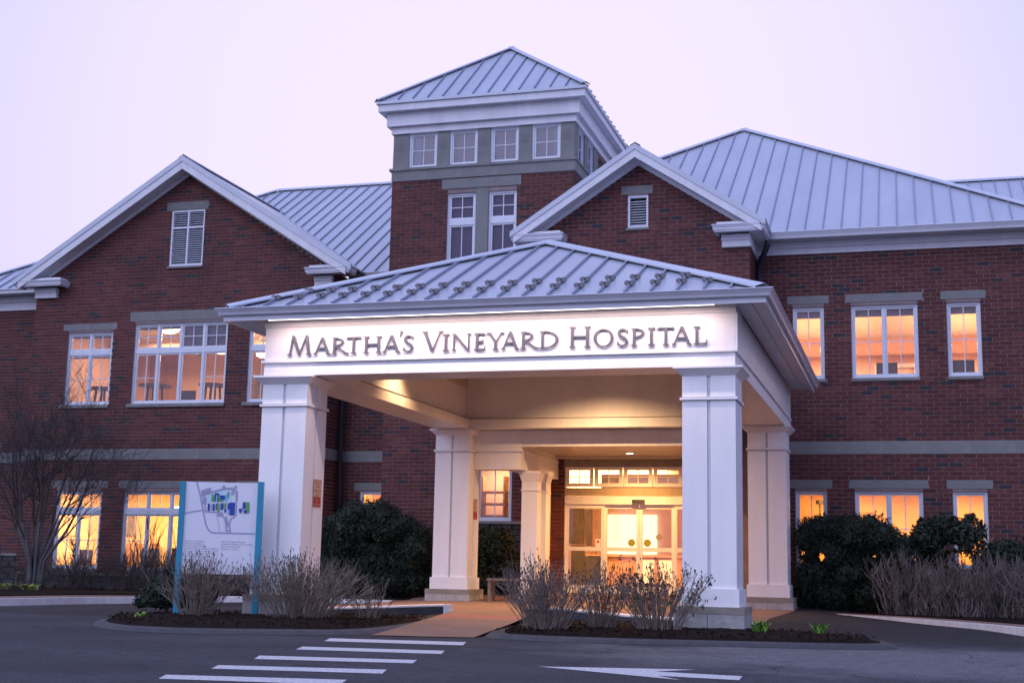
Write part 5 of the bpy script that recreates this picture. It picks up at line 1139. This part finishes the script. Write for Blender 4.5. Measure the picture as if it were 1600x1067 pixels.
def bare_shrub(label, x, y, w, h, n, mat='twig', z0=.12, buds=True, group=None, lean=0, rbase=.009, leaves=0, twigs=(2, 5), name='bare_shrub', root=.16, wob=.010):
    t = thing(name, label, 'shrub', (x, y, z0), group); g = MB(); bd = MB(); lf = MB()
    for _ in range(n):
        a = random.uniform(0, 2 * math.pi); spread = random.random() ** .7; L = h * random.triangular(.45, 1.12, 1.0) * (1 - .22 * spread)
        bx, by = x + math.cos(a) * w * root * spread, y + math.sin(a) * w * root * spread; tx, ty = x + math.cos(a) * w * .56 * spread + random.gauss(0, .05) + lean * h, y + math.sin(a) * w * .5 * spread + random.gauss(0, .05)
        pts = []
        for k in range(6):
            s = k / 5; e = s ** 1.25; pts.append((bx + (tx - bx) * e + random.gauss(0, wob), by + (ty - by) * e + random.gauss(0, wob), z0 - .03 + L * s))
        r = rbase * random.uniform(.7, 1.25); g.tube(pts, [r * (1 - .62 * k / 5) for k in range(6)], 4)
        ends = [pts[-1]]
        for _ in range(random.randint(*twigs)):
            k = random.randint(2, 4); p = Vector(pts[k]); d = (Vector(pts[k + 1]) - p).normalized(); d = (d + rvec(.42)).normalized(); d.z = abs(d.z) + .15; l = h * random.uniform(.12, .32)
            q = p + d * l; m_ = p + d * l * .5 + rvec(.012); g.tube([p, m_, q], [r * .55, r * .45, r * .28], 3); ends.append(tuple(q))
        if buds:
            for e in ends:
                if random.random() < .75: bd.tube([Vector(e) - Vector((0, 0, .006)), Vector(e) + Vector((0, 0, .014)), Vector(e) + Vector((0, 0, .036))], [.004, .010, .003], 4)
        for e in ends:
            if random.random() < leaves: leafy(lf, e, (.03, .03, .04), 6, .045)
    build('twigs', g, mat, t)
    if bd.v: build('buds', bd, 'bud', t, kind='stuff')
    if lf.v: build('young_leaves', lf, 'leaf_dark', t)
    return t
bare_shrub('bare twiggy shrub in front of the map sign panel', -11.05, 19.75, 1.35, 1.0, 105, rbase=.0075, twigs=(3, 6), root=.2, wob=.018)
bare_shrub('widest bare twiggy shrub, in front of the left canopy column', -9.45, 20.1, 2.15, 1.04, 230, rbase=.0075, twigs=(3, 6), root=.24, wob=.018)
bare_shrub('small sparse bare shrub at the edge of the bed beside the walkway', -8.55, 20.9, .95, .66, 34, rbase=.007, twigs=(2, 5), root=.2, wob=.02)
bare_shrub('dense bare shrub in the bed just right of the walkway', -5.2, 19.55, 1.55, 1.02, 140, rbase=.0075, twigs=(3, 6), root=.2, wob=.018)
bare_shrub('bare shrub in the middle of three before the doors', -4.5, 20.2, 1.0, .97, 62, rbase=.0075, twigs=(3, 6), root=.2, wob=.02)
bare_shrub('bare shrub with a few young leaves before the right canopy column', -3.58, 19.95, 1.4, 1.03, 95, leaves=.3, rbase=.008, twigs=(3, 7), root=.2, wob=.02)
for (x, y, w, h, n, wh) in [(-.1, 30.0, 1.3, 1.3, 130, 'nearest the clipped evergreen hedge'), (.75, 29.9, 1.4, 1.4, 160, 'between double and single window'), (1.6, 29.8, 1.4, 1.45, 160, 'in front of the loose broad-leaved evergreen'), (2.45, 29.5, 1.4, 1.45, 150, 'in front of the evergreen at the wing corner')]:
    bare_shrub('tall bare shrub behind the right kerb ' + wh, x + random.uniform(-.15, .15), y + random.uniform(-.2, .2), w * 1.35, h * random.uniform(.85, 1.08), int(n * .8), 'twig_row', .18, False, 'bare shrubs along the right kerb', rbase=.0115, twigs=(1, 3), root=.34, wob=.05)
for (x, y, w, h, n, wh) in [(-25.6, 33.2, 1.5, 1.25, 80, 'at the corner beyond the bare tree'), (-23.4, 32.5, 1.2, .9, 60, 'behind the trunks of the bare tree'), (-22.0, 32.3, 1.5, 1.1, 90, 'under the narrow lower window'), (-20.6, 32.4, 1.4, 1.3, 80, 'under the left part of the wide lower window'), (-19.5, 32.5, 1.4, 1.35, 80, 'under the middle of the wide lower window'), (-18.5, 32.5, 1.2, 1.3, 70, 'under the right part of the wide lower window'), (-17.3, 32.6, 1.2, 1.1, 60, 'behind the map sign')]:
    bare_shrub('low bare shrub against the left wing ' + wh, x, y, w * 1.3, h * .9, int(n * 1.6), 'twig_mid', .18, False, 'bare shrubs under the left wing windows', rbase=.008, twigs=(3, 6), root=.34, wob=.03)
# small leafed shrubs silhouetted in the lower windows
for x, h, wh in ((-22.3, 1.9, 'narrow lower window'), (-20.2, 2.0, 'left part of the wide lower window'), (-18.9, 2.1, 'right part of the wide lower window')):
    bare_shrub('tall open shrub silhouetted before the ' + wh, x, 33.0, 1.1, h, 9, 'twig_dark', .18, False, 'open shrubs before the left wing windows', rbase=.016, twigs=(6, 10))
# multi-stemmed bare tree
TR = thing('bare_tree', 'multi stemmed bare tree in the bed before the left wing', 'tree', (-21.9, 30.5, .18))
trunk = MB(); limb = MB(); twg = MB()
def branch(mb, p, d, L, r, depth):
    pts = [p]; rr = [r]; q = Vector(p); d = Vector(d)
    for k in range(4):
        d = (d + rvec(.10) + Vector((0, 0, .03))).normalized(); q = q + d * L / 4; pts.append(tuple(q)); rr.append(r * (1 - .17 * (k + 1)))
    mb.tube(pts, rr, 6 if depth > 2 else 3, cap=depth > 2)
    if depth == 0: return
    for k in range({4: 3, 3: 5, 2: 6, 1: 6}[depth]):
        i = random.randint(1, 4); nd = (d + rvec(.5)); nd.z = abs(nd.z) * .8 + .12; nd.normalize()
        branch(limb if depth > 3 else twg, pts[i], nd, L * random.uniform(.5, .78), max(.0045, rr[i] * .60), depth - 1)
for dx, dy, dz in ((-.36, .0, 1), (-.2, -.2, 1), (-.05, .12, 1), (.12, -.12, 1), (.26, .05, 1), (.46, .0, 1), (-.55, .1, 1), (.72, -.05, .9), (.02, .1, 1.2), (-.3, .2, 1.1)):
    dd = Vector((dx, dy, dz)).normalized(); b0 = Vector((-21.9 + dx * .32, 30.5 + dy * .3, .12)); b1 = b0 + Vector((dx * .1, dy * .2, .8)); b2 = b1 + dd * 1.0
    trunk.tube([b0, b0 + Vector((dx * .03, 0, .4)), b1, b2], [.062, .052, .045, .036], 7)
    branch(limb, tuple(b2), dd + Vector((0, 0, .25)), 2.1, .034, 3); branch(limb, tuple(b1 + dd * .5), (dd + Vector((dx, dy, .15))).normalized(), 1.9, .025, 3)
build('trunk', trunk, 'bark', TR, smooth=True); build('limbs', limb, 'twig_dark', TR); build('twigs', twg, 'twig_dark', TR)
# sprouting bulbs and ground plants
def sprout(label, x, y, z, r, h, n, mat='leaf_bright', group=None):
    t = thing('leafy_sprout', label, 'plant', (x, y, z), group); g = MB()
    for _ in range(n):
        a = random.uniform(0, 6.28); o = Vector((x + random.gauss(0, r * .3), y + random.gauss(0, r * .3), z)); d = Vector((math.cos(a), math.sin(a), 0)); l = h * random.uniform(.6, 1.1); s = Vector((-d.y, d.x, 0)) * .016
        p1 = o + d * r * .35 + Vector((0, 0, l * .7)); p2 = o + d * r * .9 + Vector((0, 0, l)); g.face(o - s * .5, o + s * .5, p1 + s, p1 - s); g.face(p1 - s, p1 + s, p2)
    build('leaves', g, mat, t)
sprout('bright green sprouting plant beside the right column base', -2.15, 20.3, .11, .17, .2, 46); sprout('bright green sprouting plant towards the rounded tip of the right bed', -1.3, 20.7, .11, .16, .18, 36); sprout('small green sprout at the rounded tip of the left bed', -11.6, 18.9, .08, .14, .12, 24)
for x, wh in ((-22.5, 'left of'), (-21.6, 'in front of'), (-20.8, 'right of')): sprout('low yellow green plant ' + wh + ' the bare tree trunks', x - .6, 29.6, .185, .35, .16, 60, 'leaf_lime', 'yellow green plants under the tree')
# loose mulch chips
g = MB()
def inside(P, x, y):
    c = False; j = len(P) - 1
    for i in range(len(P)):
        if (P[i][1] > y) != (P[j][1] > y) and x < (P[j][0] - P[i][0]) * (y - P[i][1]) / (P[j][1] - P[i][1]) + P[i][0]: c = not c
        j = i
    return c
for P_ in (ISL, ISR):
    cx, cy = sum(p[0] for p in P_) / len(P_), sum(p[1] for p in P_) / len(P_); k = 0
    while k < 3500:
        x, y = random.uniform(-13, 0), random.uniform(17, 24)
        if not inside(P_, cx + (x - cx) / .92, cy + (y - cy) / .92): continue
        k += 1; z = .10 + random.uniform(0, .05); a = random.uniform(0, 3.14); l, w = random.uniform(.010, .030), random.uniform(.004, .009); d = Vector((math.cos(a) * l, math.sin(a) * l, random.gauss(0, .012))); s = Vector((-math.sin(a) * w, math.cos(a) * w, random.gauss(0, .006))); p = Vector((x, y, z)); g.face(p - d - s, p + d - s, p + d + s, p - d + s)
o = build('mulch_chips', g, 'mulch_chip', kind='stuff'); tag(o, 'loose dark bark chips scattered over the island beds', 'mulch')
